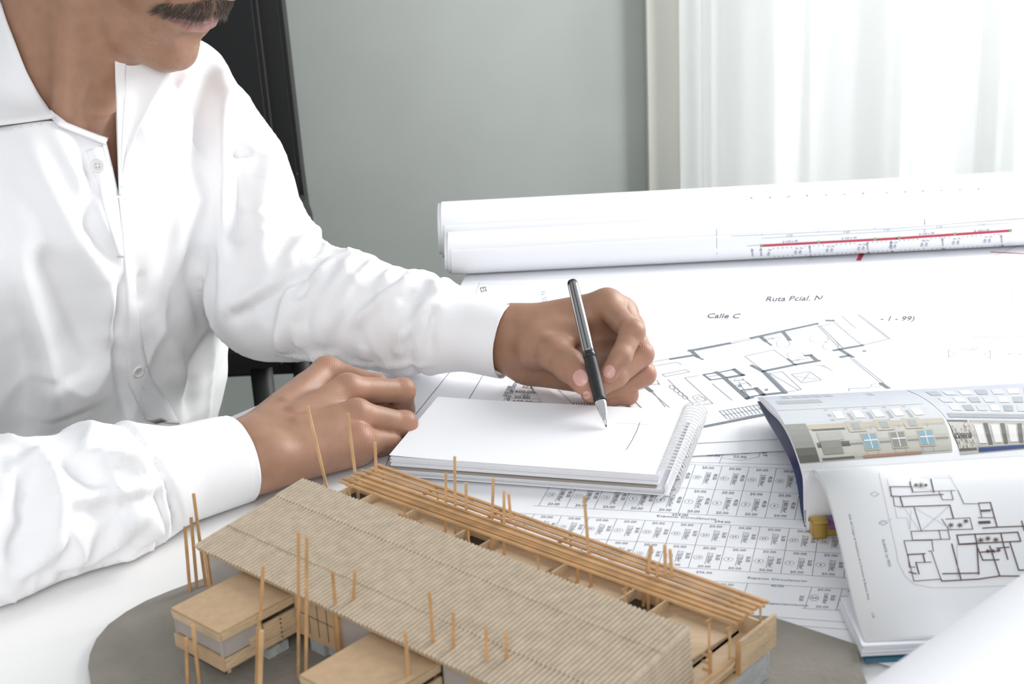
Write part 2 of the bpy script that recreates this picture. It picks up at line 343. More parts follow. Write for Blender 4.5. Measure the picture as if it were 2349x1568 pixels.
def cell(G, i, j, num, s_txt, dep, top=True, hgt=1.0):
    ex, ey = vecs(G, i+.5, j+.5)
    def P_(a, b): return gp(G, i+a, j+b*hgt)
    e1 = sc(ex, .20); e2 = sc(ey, -.125)
    pr.text('20.00', P_(.5,.11), e1, e2, 'ink'); pr.text('20.00', P_(.5,.90), e1, e2, 'ink') if j % 2 or hgt != 1 else None
    r1 = sc(ey, .098); r2 = sc(ex, .22)     # text running down the cell
    pr.text(s_txt, P_(.60,.54), r1, r2, 'ink'); pr.text(dep, P_(.86,.48), sc(ey,.11), sc(ex,.21), 'ink')
    pr.line([P_(.50,.28), P_(.50,.80)], .00025, 'ink')
    pr.ring(P_(.22,.53), sc(ex,.15), sc(ey,.085), .0002, 'ink'); pr.text(num, P_(.22,.53), sc(ex,.17), sc(ey,-.10), 'ink')
LN = .00026
for j in range(3): pr.line([gp(G0,-3.2 if j==2 else -1,j), gp(G0,6.3,j)], LN)
for i in range(-3, 7):
    pr.line([gp(G0,i,0 if i > -1 else 1), gp(G0,i,2)], LN)
for i in range(-1, 6): cell(G0, i, 0, str(18+i), 'S 800.00m²', '40.00')
for i in range(-3, 6): cell(G0, i, 1, str(9-i), 'S 800.00m²' if i > 2 else ('S 766.67m²' if i > 0 else 'S 888.00m²'), '40.00')
for j in range(3): pr.line([gp(G1,-3.6 if j==0 else (-.5 if j==1 else 3.5),j), gp(G1,9.6,j)], LN)
for i in range(-3, 10): pr.line([gp(G1,i,0), gp(G1,i,2 if i > 0 else 1)], LN)
for i in range(-3, 9): cell(G1, i, 0, str(20+i), 'S 720.00m²', '36.00')
for i in range(0, 9): cell(G1, i, 1, str(14-i), 'S 720.00m²', '36.00')
ex, ey = vecs(G1, 6, 1)
pr.text('254.00', (1560,1181), sc(ex,.20), sc(ey,-.125)); pr.text('294.00', (1657,1197), sc(ex,.20), sc(ey,-.125)); pr.text('296.00', (1615,1313), sc(ex,.20), sc(ey,-.125))
pr.text('Espacio Circulatorio', (1575,1187), sc(ex,.24), sc(ey,-.11)); pr.text('Espacio Circulatorio', (1783,1329), sc(ex,.24), sc(ey,-.12)); pr.text('Espaciamiento', (1805,1386), sc(ex,.25), sc(ey,-.12))
# bottom row
for a, b in (((1640,1333),(1960,1352)), ((1840,1395),(1965,1402)), ((1715,1338),(1705,1368)), ((1862,1347),(1846,1395)), ((1932,1351),(1918,1400)), ((1560,1398),(1975,1430)), ((1700,1425),(1975,1446))): pr.line([a, b], LN)
for (x, y, n_) in ((1868,1371,'26'), (1937,1374,'25')):
    pr.ring((x,y), (10,0), (0,7), .00025); pr.text(n_, (x,y), sc(ex,.22), sc(ey,-.12)); pr.text('20.00', (x+22,y-18), sc(ex,.20), sc(ey,-.125)); pr.text('20.00', (x+18,y+21), sc(ex,.20), sc(ey,-.125)); pr.text('S 600.00m²', (x+25,y+2), sc(ey,.10), sc(ex,.21)); pr.text('30.00', (x+42,y), sc(ey,.11), sc(ex,.21))
pr.text('40.00', (1783,1344), sc(ex,.20), sc(ey,-.125)); pr.text('30.00', (1838,1372), sc(ey,.11), sc(ex,.21)); pr.text('20.00', (1668,1341), sc(ex,.20), sc(ey,-.125))
# corner hexagon lot
pr.line([(1650,1062),(1663,1030),(1715,1018),(1748,1024),(1740,1048),(1700,1056),(1655,1050)], LN); pr.ring((1712,1034), (11,0), (0,7), .00025); pr.text('1', (1712,1034), (16,0), (0,-9))
pr.text('22.00', (1697,1048), sc(ex,.20), sc(ey,-.125)); pr.text('45.45', (1730,1027), (14,-7), (3,-8)); pr.text('19.27', (1752,1034), (3,12), (12,-2)); pr.text('Espacio C', (1798,1029), (17,8), (4,-9)); pr.text('20.00', (1790,1012), (17,4), (3,-9))
pr.text('20.00', (1637,1045), sc(ex,.20), sc(ey,-.125)); pr.line([(1575,1060),(1830,1066)], LN)
# left part of the sheet: boundary lines and the small lot table
for a, b in (((944,845),(917,885)), ((1037,847),(905,1010)), ((905,1012),(885,1070)), ((1110,857),(1074,918))): pr.line([a, b], .0005)
pr.line([(1190,862),(1152,924)], LN); pr.line([(1152,924),(1240,930),(1246,916)], LN); pr.line([(1160,912),(1246,916)], LN); pr.line([(1180,880),(1222,884)], LN); pr.line([(1168,898),(1236,902)], LN)
pr.text('S 600.00m²', (1201,922), (17,1), (2,-9)); pr.text('30.00', (1197,912), (17,1), (2,-9)); pr.text('S 600.00m²', (1206,899), (16,1), (2,-9)); pr.text('30.00', (1214,889), (15,1), (2,-8)); pr.ring((1206,907), (10,0), (1,5), .0003); pr.text('25', (1206,907), (14,0), (2,-7)); pr.text('20.00', (1183,880), (-7,11), (12,2)); pr.text('20.00', (1170,905), (-6,11), (12,2)); pr.text('80.00', (1163,897), (-6,11), (12,2))
pr.line([(1280,893),(1320,932)], .0004); 
for i in range(7): pr.line([(1315+i*6,922),(1319+i*6,932)], .0005)
pr.line([(1281,897),(1325,893)], LN); pr.line([(1293,909),(1330,905)], LN)
pr.text('20.00', (1073,1147), sc(ex,.20), sc(ey,-.125))
pr.build('printed_plan', sh_site)
# --- back sheet print
pr = Print(bvh(sh_back))
pr.text('Ruta Pcial. N', (1822,685), (25,-.5), (7,-16), 'ink', True); pr.text('Calle C', (1660,725), (25,.3), (7,-15), 'ink', True); pr.text('- 1 - 99)', (2060,731), (24,0), (7,-15), 'ink', True)
pr.text('ES', (1108,664), (3,13), (19,-3), 'ink'); pr.text('N 50', (1247,680), (3,12), (16,-3), 'ink3'); pr.text('11.00', (2280,666), (18,0), (4,-8), 'ink3'); pr.text('11.00', (2223,800), (18,0), (4,-8), 'ink3'); pr.text('Calle Colectora', (2290,772), (18,0), (4,-7), 'ink3'); pr.text('(terreno)', (2335,811), (18,0), (4,-8), 'ink3')
for a, b in (((1100,652),(1500,648)), ((1090,642),(1500,634)), ((1500,640),(2349,590)), ((1130,662),(2349,640)), ((1470,706),(1900,710)), ((1640,588),(1960,590)), ((1100,648),(1085,690))): pr.line([a, b], .0004, 'ink3')
for q in ([(2176,802),(2272,804),(2272,821),(2176,819),(2176,802)], [(2323,671),(2324,689),(2300,680),(2323,671)], [(2176,802),(2192,811),(2176,819)], [(2272,804),(2256,812),(2272,821)]): pr.line(q, .0004, 'ink2')
pr.line([(1970,596),(1977,582)], .005, 'red'); pr.line([(2275,578),(2349,582)], .0025, 'red'); pr.line([(2275,590),(2345,560)], .0004, 'ink2')
pr.build('printed_plan', sh_back)
# --- floor plan print
pr = Print(bvh(sh_plan))
def Z(x, y): return (1450+x/2.613, 650+y/2.613)
def zl(pts, w_, k='wallink'): pr.line([Z(*p) for p in pts], w_, k)
W1 = .0045
for q in ([(345,403),(580,358)], [(718,326),(1108,241)], [(235,452),(382,428)], [(1170,222),(1203,222)], [(352,400),(395,440)], [(770,318),(800,345)], [(905,290),(945,338)], [(1215,400),(1378,371)], [(1245,395),(1320,440)], [(720,492),(790,530),(915,655)], [(785,526),(975,487)], [(975,487),(1118,463)], [(1045,432),(1070,430),(1110,464)], [(553,566),(690,688)], [(690,690),(718,682)], [(775,668),(918,653)], [(505,532),(560,566),(665,548)], [(612,515),(660,550)], [(1495,600),(1555,640)], [(60,603),(115,645)], [(745,628),(790,668)], [(1255,440),(1290,434)]):
    zl(q, W1*.8)
zl([(430,858),(800,785)], .004)
for q in ([(380,436),(425,455)], [(430,546),(505,534)], [(430,548),(470,578),(560,566)], [(525,532),(612,515)], [(655,640),(745,628)], [(655,642),(700,680),(775,668)], [(800,345),(835,370)], [(935,450),(975,487)]): zl(q, .0018)
for q in ([(580,358),(718,326)], [(582,364),(720,334)], [(382,405),(905,296)], [(1108,262),(1200,240)], [(1108,246),(1250,395)], [(1125,250),(1265,388)], [(1203,225),(1378,371)], [(1350,185),(1540,333)], [(1362,185),(1550,333)], [(1378,371),(1540,333)], [(1310,450),(1495,600)], [(1325,450),(1510,596)], [(790,530),(820,535),(1000,640)], [(120,470),(235,450)], [(130,495),(270,472),(300,488)], [(180,545),(320,517),(345,530),(200,558),(180,545)], [(215,575),(370,728)], [(315,565),(485,720),(370,730)], [(315,565),(400,552)], [(820,540),(900,528),(1015,635),(930,650),(820,540)], [(955,545),(1065,528),(1135,578),(1020,596),(955,545)], [(1065,535),(1020,588)], [(975,555),(1115,575)], [(125,650),(200,740)], [(118,652),(222,742)], [(675,436),(850,398),(975,487)], [(675,436),(790,525)], [(1300,630),(1430,625)], [(1300,630),(1300,645)], [(455,560),(540,545),(560,562)], [(605,585),(665,575),(715,610)], [(620,610),(690,595),(715,618)], [(665,650),(735,635),(765,660)], [(480,600),(600,700)], [(640,590),(700,680)], [(1255,195),(1340,268)], [(840,330),(900,320)], [(990,460),(1060,448)], [(90,610),(170,600)], [(150,580),(165,608)]): zl(q, .00055, 'ink2')
for i in range(5): zl([(1220+i*14,248+i*11),(1340+i*20,212+i*13)], .0003, 'ink3')
for (cx_, cy_, r1, r2) in ((905,360,40,28), (1120,335,58,22), (1190,375,48,28), (1460,612,30,10), (640,575,28,9), (40,625,34,12), (980,428,52,18)):
    pr.ring(Z(cx_,cy_), (r1/2.613,0), (0,r2/2.613), .0004, 'ink2')
for i in range(4): pr.ring(Z(240+i*26,622+i*20), (15/2.613,0), (3,12/2.613), .0005, 'wallink', 10)
for i in range(9): zl([(1075+i*9,490+i*0),(1190+i*3,478+i*7)], .0003, 'ink3'); zl([(1160+i*11,560+i*5),(1270+i*4,545+i*6)], .0003, 'ink3')
for i in range(12): zl([(525+i*22,766-i*4),(570+i*22,812-i*4)], .0006, 'ink2')
for q in ([(520,766),(770,725)], [(545,790),(790,748)], [(575,815),(800,778)]): zl(q, .0006, 'ink2')
for i in range(7): zl([(490+i*14,605+i*12),(560+i*14,590+i*12)], .0003, 'ink3')
for (x, y) in ((1392,405), (1667,627), (805,637), (645,615)): pr.ring(Z(x,y), (8/2.613,0), (0,4.5/2.613), .0008, 'wallink', 8)
pr.quad(Z(1125,262), Z(1210,240), Z(1368,368), Z(1262,388), 'hatchink', 6, 6, .00012); pr.quad(Z(1290,272), Z(1408,255), Z(1528,335), Z(1385,368), 'hatchink', 6, 6, .00012)
pr.ring(Z(415,690), (25/2.613,0), (4,10/2.613), .0004, 'ink2'); zl([(360,680),(400,665),(450,700),(395,712),(360,680)], .0004, 'ink2')
pr.text('HM', Z(823,333), (14,-2), (5,-7), 'ink2'); pr.text('HM', Z(975,463), (14,-2), (5,-7), 'ink2')
pr.build('printed_plan', sh_plan)
# ================================================================ long rolls of plans across the back
def roll(name, y0, zc, r, x0, x1, label, turns=2.2, wall=.0009, tilt=0, flat=1.0, taper=0):
    n = 46*int(math.ceil(turns)); V_ = []; 
    for i, x in enumerate([x0, x0+.001] + [x0+(x1-x0)*k/14 for k in range(1,15)]):
        t_ = (x-x0)/(x1-x0)
        for k in range(n+1):
            a = -2.4 + 2*math.pi*turns*k/n; rr = (r + taper*t_) - wall*(1-k/n)*turns*1.6
            V_.append((x + -.0075*(1-k/n)*(1 if i < 2 else 0), y0 + tilt*(x-x0) + rr*math.sin(a), zc + taper*t_*flat + rr*math.cos(a)*flat))
    F_ = [(j*(n+1)+k, j*(n+1)+k+1, (j+1)*(n+1)+k+1, (j+1)*(n+1)+k) for j in range(15) for k in range(n)]
    o = pyd(name, V_, F_, 'paper', None, True); solid(o, .0002, 0); tag(o, label, 'paper roll', 'long rolls of plans'); return o
r_f = roll('paper_roll', 1.470, .0252, .0235, at(1036,560,.03).x, 1.02, 'front roll of plans across the table, printed with a red line', tilt=-.004, taper=.001)
r_b = roll('paper_roll', 1.532, .0340, .0325, at(1020,520,.04).x, 1.02, 'rear roll of plans, thicker, just behind the roll with the red line', tilt=0, taper=0)
bpy.context.view_layer.update()
pr = Print(bvh(r_f), .0004)
def R_(x, y): return (1000+x/1.7413, 380+y/1.7413)
pr.line([R_(1300,319), R_(1840,290), R_(2295,259)], .0026, 'red')
for x, y in ((1302,320),(1528,305),(1754,293),(1850,287),(2071,272),(2293,259)): pr.quad(R_(x-4,y-5), R_(x+5,y-5), R_(x+5,y+4), R_(x-4,y+4), 'green', 1, 1, .0006)
pr.line([R_(1180,281), R_(1840,250), R_(2349,210)], .0004, 'ink2'); pr.line([R_(1300,290), R_(1840,261), R_(2295,228)], .0004, 'ink3'); pr.line([R_(1121,225), R_(1122,385)], .0005, 'ink2'); pr.line([R_(1940,100), R_(1952,175), R_(1951,300), R_(1948,330)], .0007, 'ink2')
for x in (1302,1528,1754,1850,2071,2293): pr.line([R_(x,272-(x-1300)*.055), R_(x,318-(x-1300)*.058)], .0004, 'ink2')
for i in range(52):
    x = 1330+i*18; y = 325-(x-1300)*.061
    if i % 7 in (0, 6): pr.text('5.40', R_(x,y+22), (-3,9), (9,3), 'ink2')
    else: pr.line([R_(x,y+6), R_(x+4,y+min(50, 40+i*.2))], .0008 if i % 3 else .0014, 'ink2' if i % 3 else 'ink3')
for x in (1412,1640,1800,2010,2180): pr.text('7.25', R_(x,285-(x-1300)*.058), (9,-.5), (1,-6), 'ink2')
for x in (1265,1300,1495,1725,1820,2025,2260): pr.text('dpto 4', R_(x,350-(x-1300)*.055), (1,10), (8,0), 'ink')
for x in (1415,1650,1960,2180): pr.text('E 120 x 40', R_(x,309-(x-1300)*.058), (8,-.6), (1,-6), 'ink')
pr.line([R_(1240,375), R_(1243,320), R_(1300,316)], .0004, 'ink2'); pr.build('printed_plan', r_f)
pr = Print(bvh(r_b), .0004)
for i, x in enumerate((1260,1334,1409,1483,1558,1632,1707,1801,1875,1946,2020,2093,2167)):
    y = 129-(x-1260)*.040
    if i % 3 == 0: pr.quad(R_(x-4,y-3), R_(x+4,y-3), R_(x+4,y+3), R_(x-4,y+3), 'green', 1, 1, .0006)
    else: pr.ring(R_(x,y), (2,0), (0,1.5), .0005, 'ink2', 6)
for x in (1240,1340,1400,1450,1590,1620): pr.text('E 2', R_(x,140-(x-1260)*.040), (1,8), (7,0), 'ink3')
pr.line([R_(1897,62), R_(1903,110)], .0007, 'ink2'); pr.line([R_(1080,120), R_(1081,165)], .0004, 'ink3'); pr.build('printed_plan', r_b)
# near blurred roll in the lower right corner
def nroll(u_, v_):
    A = at(2108,1822,.078); B = at(2568,1462,.074); ax = (B-A).normalized(); sd = ax.cross(Vector((0,0,1))).normalized(); uu = sd.cross(ax)
    an = -2.2 + v_*2*math.pi*1.6; r = .046 + .004*u_ - .0012*(1-v_)
    p = A + (B-A)*(u_*1.5-.2) + sd*math.sin(an)*r + uu*(math.cos(an)*r) ; return tuple(p)
V_, F_ = grid_mesh(nroll, 20, 90); nr = pyd('paper_roll', V_, F_, 'paper2', None, True); solid(nr, .0002, 0); tag(nr, 'blank white sheet loosely rolled, in the near right corner in front of the magazine', 'paper roll')
# ================================================================ spiral notebook
nb = empty('spiral_notebook', (0.02, .99, .002), 'open spiral notebook with white pages under the pen tip', 'notebook')
NZ = .0195
nBL, nBR, nFR, nFL = at(1005,911,NZ), at(1578,940,NZ), at(1512,1088,NZ), at(893,1045,NZ)
def lay(name, z0, z1, mm, inset=(0,0,0,0), curl=0, wav=0):
    l, r, f_, b = inset
    def P_(u_, v_):   # u left->right, v back->front
        u2 = l+(1-l-r)*u_; v2 = b+(1-b-f_)*v_
        return (nBL*(1-u2)+nBR*u2)*(1-v2)+(nFL*(1-u2)+nFR*u2)*v2
    n = 20; bm = bmesh.new(); T = []; B = []
    for j in range(9):
        for i in range(n+1):
            p = P_(i/n, j/8); cz = curl*math.exp(-i/n*9) + wav*math.sin(i/n*5+j)
            T.append(bm.verts.new((p.x, p.y, z1+cz))); B.append(bm.verts.new((p.x, p.y, z0+(cz if curl or wav else 0))))
    I = lambda i, j: j*(n+1)+i
    for j in range(8):
        for i in range(n):
            bm.faces.new((T[I(i,j+1)],T[I(i+1,j+1)],T[I(i+1,j)],T[I(i,j)])); bm.faces.new((B[I(i,j)],B[I(i+1,j)],B[I(i+1,j+1)],B[I(i,j+1)]))
    for i in range(n): bm.faces.new((B[I(i,8)],B[I(i+1,8)],T[I(i+1,8)],T[I(i,8)])); bm.faces.new((T[I(i,0)],T[I(i+1,0)],B[I(i+1,0)],B[I(i,0)]))
    for j in range(8): bm.faces.new((B[I(n,j)],T[I(n,j)],T[I(n,j+1)],B[I(n,j+1)])); bm.faces.new((T[I(0,j)],B[I(0,j)],B[I(0,j+1)],T[I(0,j+1)]))
    bmesh.ops.recalc_face_normals(bm, faces=bm.faces); return obj(name, bm, mm, nb)
top_page = lay('top_page', .0190, .0193, 'paper', curl=.0010)
for k in range(14):    # leaves of the written-on half, each slightly out of line
    a = random.uniform(0,.008); lay('page', .0108+k*.00057, .01125+k*.00057, 'paper2', (a, random.uniform(0,.006), random.uniform(0,.012), 0), wav=.00010)
lay('cover_board', .0088, .0104, 'coverboard', (-.012, .012, -.004, 0), wav=.0002)
for k in range(9): 
    a = random.uniform(0,.01); lay('page', .0056+k*.00036, .00582+k*.00036, 'paper2', (a-.005, random.uniform(-.03,-.012), random.uniform(-.014,-.002), 0), wav=.00015)
lay('folded_cover', .0046, .0053, 'gloss', (-.01, -.035, -.02, 0))
# the folded cover and leaves bending round at the spine
axA, axB = at(1592,950,.0125), at(1527,1112,.0115)
axd = (axB-axA); axl = axd.length; axd = axd.normalized(); axs = axd.cross(Vector((0,0,1))).normalized(); axs = axs if axs.x > 0 else -axs
def bend(u_, v_): 
    a = -math.pi/2 + v_*math.pi*.62; p = axA + axd*(u_*(axl+.004)) - axs*.006; return tuple(p + axs*math.cos(a)*.0065 + Vector((0,0,-.0018+.0073*math.sin(a))))
V_, F_ = grid_mesh(bend, 12, 10); o = pyd('spine_fold', V_, F_, 'gloss', nb, True); solid(o, .0008, 0)
pts = []; turns = 23; NS = 26
for k in range(turns*NS+1):
    t_ = k/(turns*NS); a = 2*math.pi*k/NS; p = axA + axd*(t_*axl)
    pts.append(p + axs*(math.cos(a)*.0098+.0005) + Vector((0,0,math.sin(a)*.0098+.001)))
bm = bmesh.new(); add_tube(bm, pts, .00055, 6); obj('spiral_wire', bm, 'wire', nb, True)
# pen strokes on the page
bpy.context.view_layer.update(); pr = Print(bvh(top_page))
pr.line([(1413,970),(1450,972),(1486,974)], .00025, 'ink2', 8); pr.line([(1468,969),(1460,990),(1450,1010),(1437,1031)], .0004, 'ink', 8); pr.build('pen_strokes', top_page)
# ================================================================ magazine
mg = empty('magazine', (.3, .86, .005), 'thick open magazine with facade photographs and a floor plan page', 'magazine')
def catmull(P_, n):
    P_ = [P_[0]]+list(P_)+[P_[-1]]; out = []
    for i in range(1, len(P_)-2):
        for k in range(n):
            t_ = k/n; a, b, c, d = P_[i-1:i+3]
            out.append(tuple(.5*((2*b[q])+(-a[q]+c[q])*t_+(2*a[q]-5*b[q]+4*c[q]-d[q])*t_*t_+(-a[q]+3*b[q]-3*c[q]+d[q])*t_**3) for q in range(len(b))))
    out.append(tuple(P_[-2])); return out
def leaf(name, prof, mm, th, off, x0=.19, x1=.66, nx=10, side=0):
    pf = catmull(prof, 6); n = len(pf)-1
    def fn(u_, v_): 
        y, z = pf[int(round(v_*n))]; x = x0 + (x1-x0)*u_; return (x + (1-u_)*side*(y-.86), y + .03*(x-.19)*0 - (x-.19)*.012, z + .004*math.sin((x-.19)*5))
    V_, F_ = grid_mesh(fn, nx, n); o = pyd(name, V_, F_, mm, mg, True); solid(o, th, off); return o
far_top = [(1.027,.0245),(.985,.033),(.945,.0415),(.912,.0440),(.885,.0415),(.866,.0365)]
far = leaf('photo_page', far_top, 'gloss', .0003, 0)
for k in range(1,6): leaf('page', [(y+.001*k*(1 if i == 0 else .2), z-.00055*k) for i, (y, z) in enumerate(far_top)]+[(.861,.030),(.857,.012),(.852,.003)], 'paper2', .0003, 0, x0=.19+.0006*random.random())
leaf('navy_cover', [(1.03,.0195),(.99,.0215),(.94,.0255),(.90,.0265),(.878,.020),(.866,.008),(.852,.0022)], 'navy', .0012, 0)
near_top = [(.8485,.003),(.8500,.022),(.848,.036),(.842,.046),(.830,.0545),(.813,.0585),(.790,.0570),(.765,.0475),(.738,.032),(.712,.018),(.692,.0125)]
near = leaf('plan_page', near_top, 'gloss', .0003, 0)
for k in range(1,9):
    q_ = []
    for i, (y, z) in enumerate(near_top):
        a_ = near_top[max(i-1,0)]; b_ = near_top[min(i+1,len(near_top)-1)]; t_ = Vector((b_[0]-a_[0], b_[1]-a_[1])).normalized(); q_.append((y-(-t_.y)*.00048*k*(-1), z-(t_.x)*.00048*k*(-1)))
    leaf('page', q_, 'paper2', .0003, 0, x0=.19+.0005*random.random())
leaf('curled_page', [(.8462,.003),(.8455,.010),(.841,.0150),(.834,.0166),(.830,.0155),(.8285,.0115)], 'purple', .0010, 0, x0=.2005)
leaf('curled_page', [(.8462,.003),(.8455,.010),(.841,.0150),(.833,.0168),(.829,.0158)], 'ochre', .0010, 0, x0=.1905, x1=.2004, nx=2)
leaf('curled_page', [(.8450,.003),(.8438,.0095),(.8395,.0140),(.8340,.0140),(.8330,.003)], 'ochre', .0010, 0, x0=.1915, x1=.2002, nx=2)
bm = bmesh.new(); add_box(bm, (.1912,.8355,.0032), (.6,.8435,.0120), .001); obj('ochre_page', bm, 'ochre', mg)
bm = bmesh.new(); add_box(bm, (.255,.806,.0032), (.64,.8425,.040), .004); obj('light_baffle', bm, 'paper2', mg)  # unseen block added in the fold to stop light coming through
for k in range(7): 
    bm = bmesh.new(); add_box(bm, (.187+random.uniform(0,.002), .688+random.uniform(0,.0015), .0048+k*.0011), (.66,.742,.0056+k*.0011)); obj('page', bm, 'paper2', mg)
bm = bmesh.new(); add_box(bm, (.189,.686,.0024), (.66,.742,.0040)); obj('teal_cover', bm, 'teal', mg)
bpy.context.view_layer.update()
# print on the plan page
pr = Print(bvh(near), .0005)
def Y_(x, y): return (1650+x/2.1845, 850+y/2.1845)
def yl(q, w_=.0004, k='ink2'): pr.line([Y_(*p) for p in q], w_, k, 10)
BR = col_mat('brown_ink', (.11,.06,.055), .5)
for q in ([(930,683),(1155,675),(1172,738)], [(975,685),(1012,803)], [(870,630),(878,680),(925,685)], [(905,632),(1120,622)], [(905,632),(920,683)], [(855,583),(862,630),(905,632)], [(855,583),(955,583)], [(970,610),(1180,602)], [(1100,605),(1118,648),(1172,648),(1160,602)], [(1060,545),(1075,610)], [(955,560),(970,610)], [(1195,600),(1225,668),(1300,668)], [(1300,665),(1358,662),(1392,785),(1320,790)], [(1300,668),(1315,738)], [(1298,738),(1375,738)], [(1310,762),(1350,760)], [(1310,700),(1370,698)], [(960,806),(1145,800),(1155,845),(975,850)], [(925,853),(1065,850),(1072,905)], [(945,922),(1030,918)], [(925,853),(975,1055)], [(945,922),(952,985),(980,985)], [(985,962),(1060,960)], [(975,1055),(1110,1045),(1062,905),(1048,905)], [(1110,1045),(1115,1055),(1300,1045),(1400,1030),(1500,1030),(1527,1036)], [(1165,870),(1210,1045)], [(1200,872),(1290,868),(1300,1020)], [(1135,745),(1255,738),(1270,795),(1150,798),(1115,745)], [(1190,825),(1280,820),(1290,865),(1200,870),(1190,825)], [(1280,820),(1410,815),(1420,860),(1290,865)], [(1410,815),(1495,810),(1510,855),(1420,860)], [(1290,880),(1320,950),(1400,948)], [(1355,880),(1405,1030)], [(1420,860),(1445,945)], [(1455,860),(1500,1000),(1527,1000)], [(1392,785),(1527,780)], [(1515,755),(1527,800)], [(1390,890),(1450,885)], [(1310,910),(1395,905)], [(1100,800),(1110,845)], [(960,806),(968,848)], [(1120,1018),(1300,1015)], [(1020,920),(1030,960)], [(985,962),(1000,1018)], [(952,1010),(985,1018)]):
    yl(q, .0008 if random.random() < .4 else .0005, BR)
for q in ([(978,690),(1165,795)], [(1150,680),(1015,800)], [(930,695),(1000,800)], [(960,700),(955,795)], [(840,545),(860,620)], [(890,740),(940,740),(955,800)], [(880,690),(890,740)], [(1150,520),(1200,610)], [(1000,530),(1150,528)], [(800,515),(885,900),(895,960),(930,1030),(975,1070),(1060,1088),(1200,1088),(1527,1075)], [(958,540),(960,580),(1065,600)], [(1010,540),(1180,540)], [(1190,870),(1195,1040)], [(800,765),(865,745)]): yl(q, .0003, 'ink3')
for (x, y, s_) in ((1160,775,14), (1205,775,14), (1235,755,12), (1310,850,16), (1345,842,14), (1385,848,14), (1010,575,16), (985,575,10), (1370,905,12), (1345,905,10), (1400,900,8), (1035,575,8)):
    for a in range(7): yl([(x,y),(x+s_*math.cos(a*.9),y+s_*.8*math.sin(a*.9))], .0005, BR)
for (x, y) in ((778,620),(820,763)): yl([(x-22,y),(x,y-12),(x+22,y),(x,y+12),(x-22,y)], .0003, 'ink2')
yl([(1306,762),(1350,760)], .002, 'ink'); yl([(1316,704),(1352,702)], .0014, 'ink')
pr.text('Sede del Colegio de Arquitectos de la Provincia de Buenos Aires', Y_(700,935), (1.7,7.5), (7,-1.0), 'ink'); pr.text('PLANTA 1er PISO', Y_(836,915), (2.1,8.2), (9,-1.6), 'ink'); pr.text('119', Y_(768,1225), (2,8), (9,-2), 'ink')
pr.build('printed_plan', near)
# facade photographs on the far page (printed)
pr = Print(bvh(far), .0004)
cA = col_mat('photo_sky', (.40,.43,.50)); cB = col_mat('photo_wall', (.40,.39,.36)); cC = col_mat('photo_dark', (.09,.085,.075)); cD = col_mat('photo_blue', (.20,.34,.42)); cE = col_mat('photo_shadow', (.22,.22,.20)); cF = col_mat('photo_pale', (.52,.545,.565)); cG = col_mat('photo_frame', (.70,.70,.68)); cH = col_mat('photo_bottle', (.02,.05,.20)); cI = col_mat('photo_brick', (.38,.20,.12)); cJ = col_mat('photo_beige', (.46,.41,.32)); cK = col_mat('photo_haze', (.30,.33,.35))
def yq(a, b, c, d, k, l=.0004, n=5): pr.quad(Y_(*a), Y_(*b), Y_(*c), Y_(*d), k, n, n, l)

def lerp(p, q, t): return (p[0]+(q[0]-p[0])*t, p[1]+(q[1]-p[1])*t)
def band(tl, tr, bl, br, t0, t1, k, u0=0, u1=1, l=.0003, n=8):
    L_ = lambda u_, t: lerp(lerp(tl, tr, u_), lerp(bl, br, u_), t)
    pr.quad(Y_(*L_(u0,t0)), Y_(*L_(u1,t0)), Y_(*L_(u1,t1)), Y_(*L_(u0,t1)), k, n, 3, l)
# first photograph: sky at the top, a terrace of flats with windows below
def curve_edge(x0, y0, x1, y1, x2, y2): return lambda t: (x0*(1-t)**2+2*x1*t*(1-t)+x2*t*t, y0*(1-t)**2+2*y1*t*(1-t)+y2*t*t)
eL, eR, eR2 = curve_edge(207,132,320,190,405,465), curve_edge(925,98,1150,160,1168,405), lambda t: (1600, 60+t*325)
def strip(EL, ER, t0, t1, u0, u1, k, l, n=6):
    a_, b_, c_, d_ = EL(t0), ER(t0), EL(t1), ER(t1); pr.quad(Y_(*lerp(a_,b_,u0)), Y_(*lerp(a_,b_,u1)), Y_(*lerp(c_,d_,u1)), Y_(*lerp(c_,d_,u0)), k, n, 2, l)
P1 = lambda t0, t1, u0, u1, k, l=.0004, n=4: strip(eL, eR, t0, t1, u0, u1, k, l, n)
P2 = lambda t0, t1, u0, u1, k, l=.0004, n=4: strip(eR3, eR2, t0, t1, u0, u1, k, l, n)
eR3 = curve_edge(932,97,1160,170,1208,420)
for i in range(16):
    t = i/16; c = (.42+.12*math.sin(t*3.1), .45+.12*math.sin(t*3.1), .53+.08*math.sin(t*3.1)) if t < .6 else (.50-.15*(t-.6), .49-.16*(t-.6), .46-.2*(t-.6))
    k = col_mat('photo_tone_%s' % 'abcdefghijklmnop'[i], c); P1(t, t+1/16+.004, 0, 1, k, .0003, 12); P2(t, t+1/16+.004, 0, 1, k, .0003, 8)
for u_ in (.12,.20,.27,.34,.41): P1(.02,.10,u_,u_+.055,cK)
P1(.16,.24,.05,.34,cK); P1(.30,.36,.0,.95,cF); P1(.05,.12,.70,.74,cK)
for i in range(5): P1(.38,.56,.30+i*.125,.325+i*.125,cK); P1(.42,.54,.34+i*.125,.40+i*.125,cG,.0005)
for i, k in enumerate((cE, cE, cC)): P1(.58+i*.14,.72+i*.14,0,.13,k,.0005)
P1(.66,.995,.15,.36,cC,.0005); P1(.70,.80,.17,.33,cB,.0006); P1(.80,.94,.17,.30,cE,.0006); P1(.60,.66,.13,1,cJ,.0005,8)
P1(.66,.985,.36,.99,cB,.0005,8)
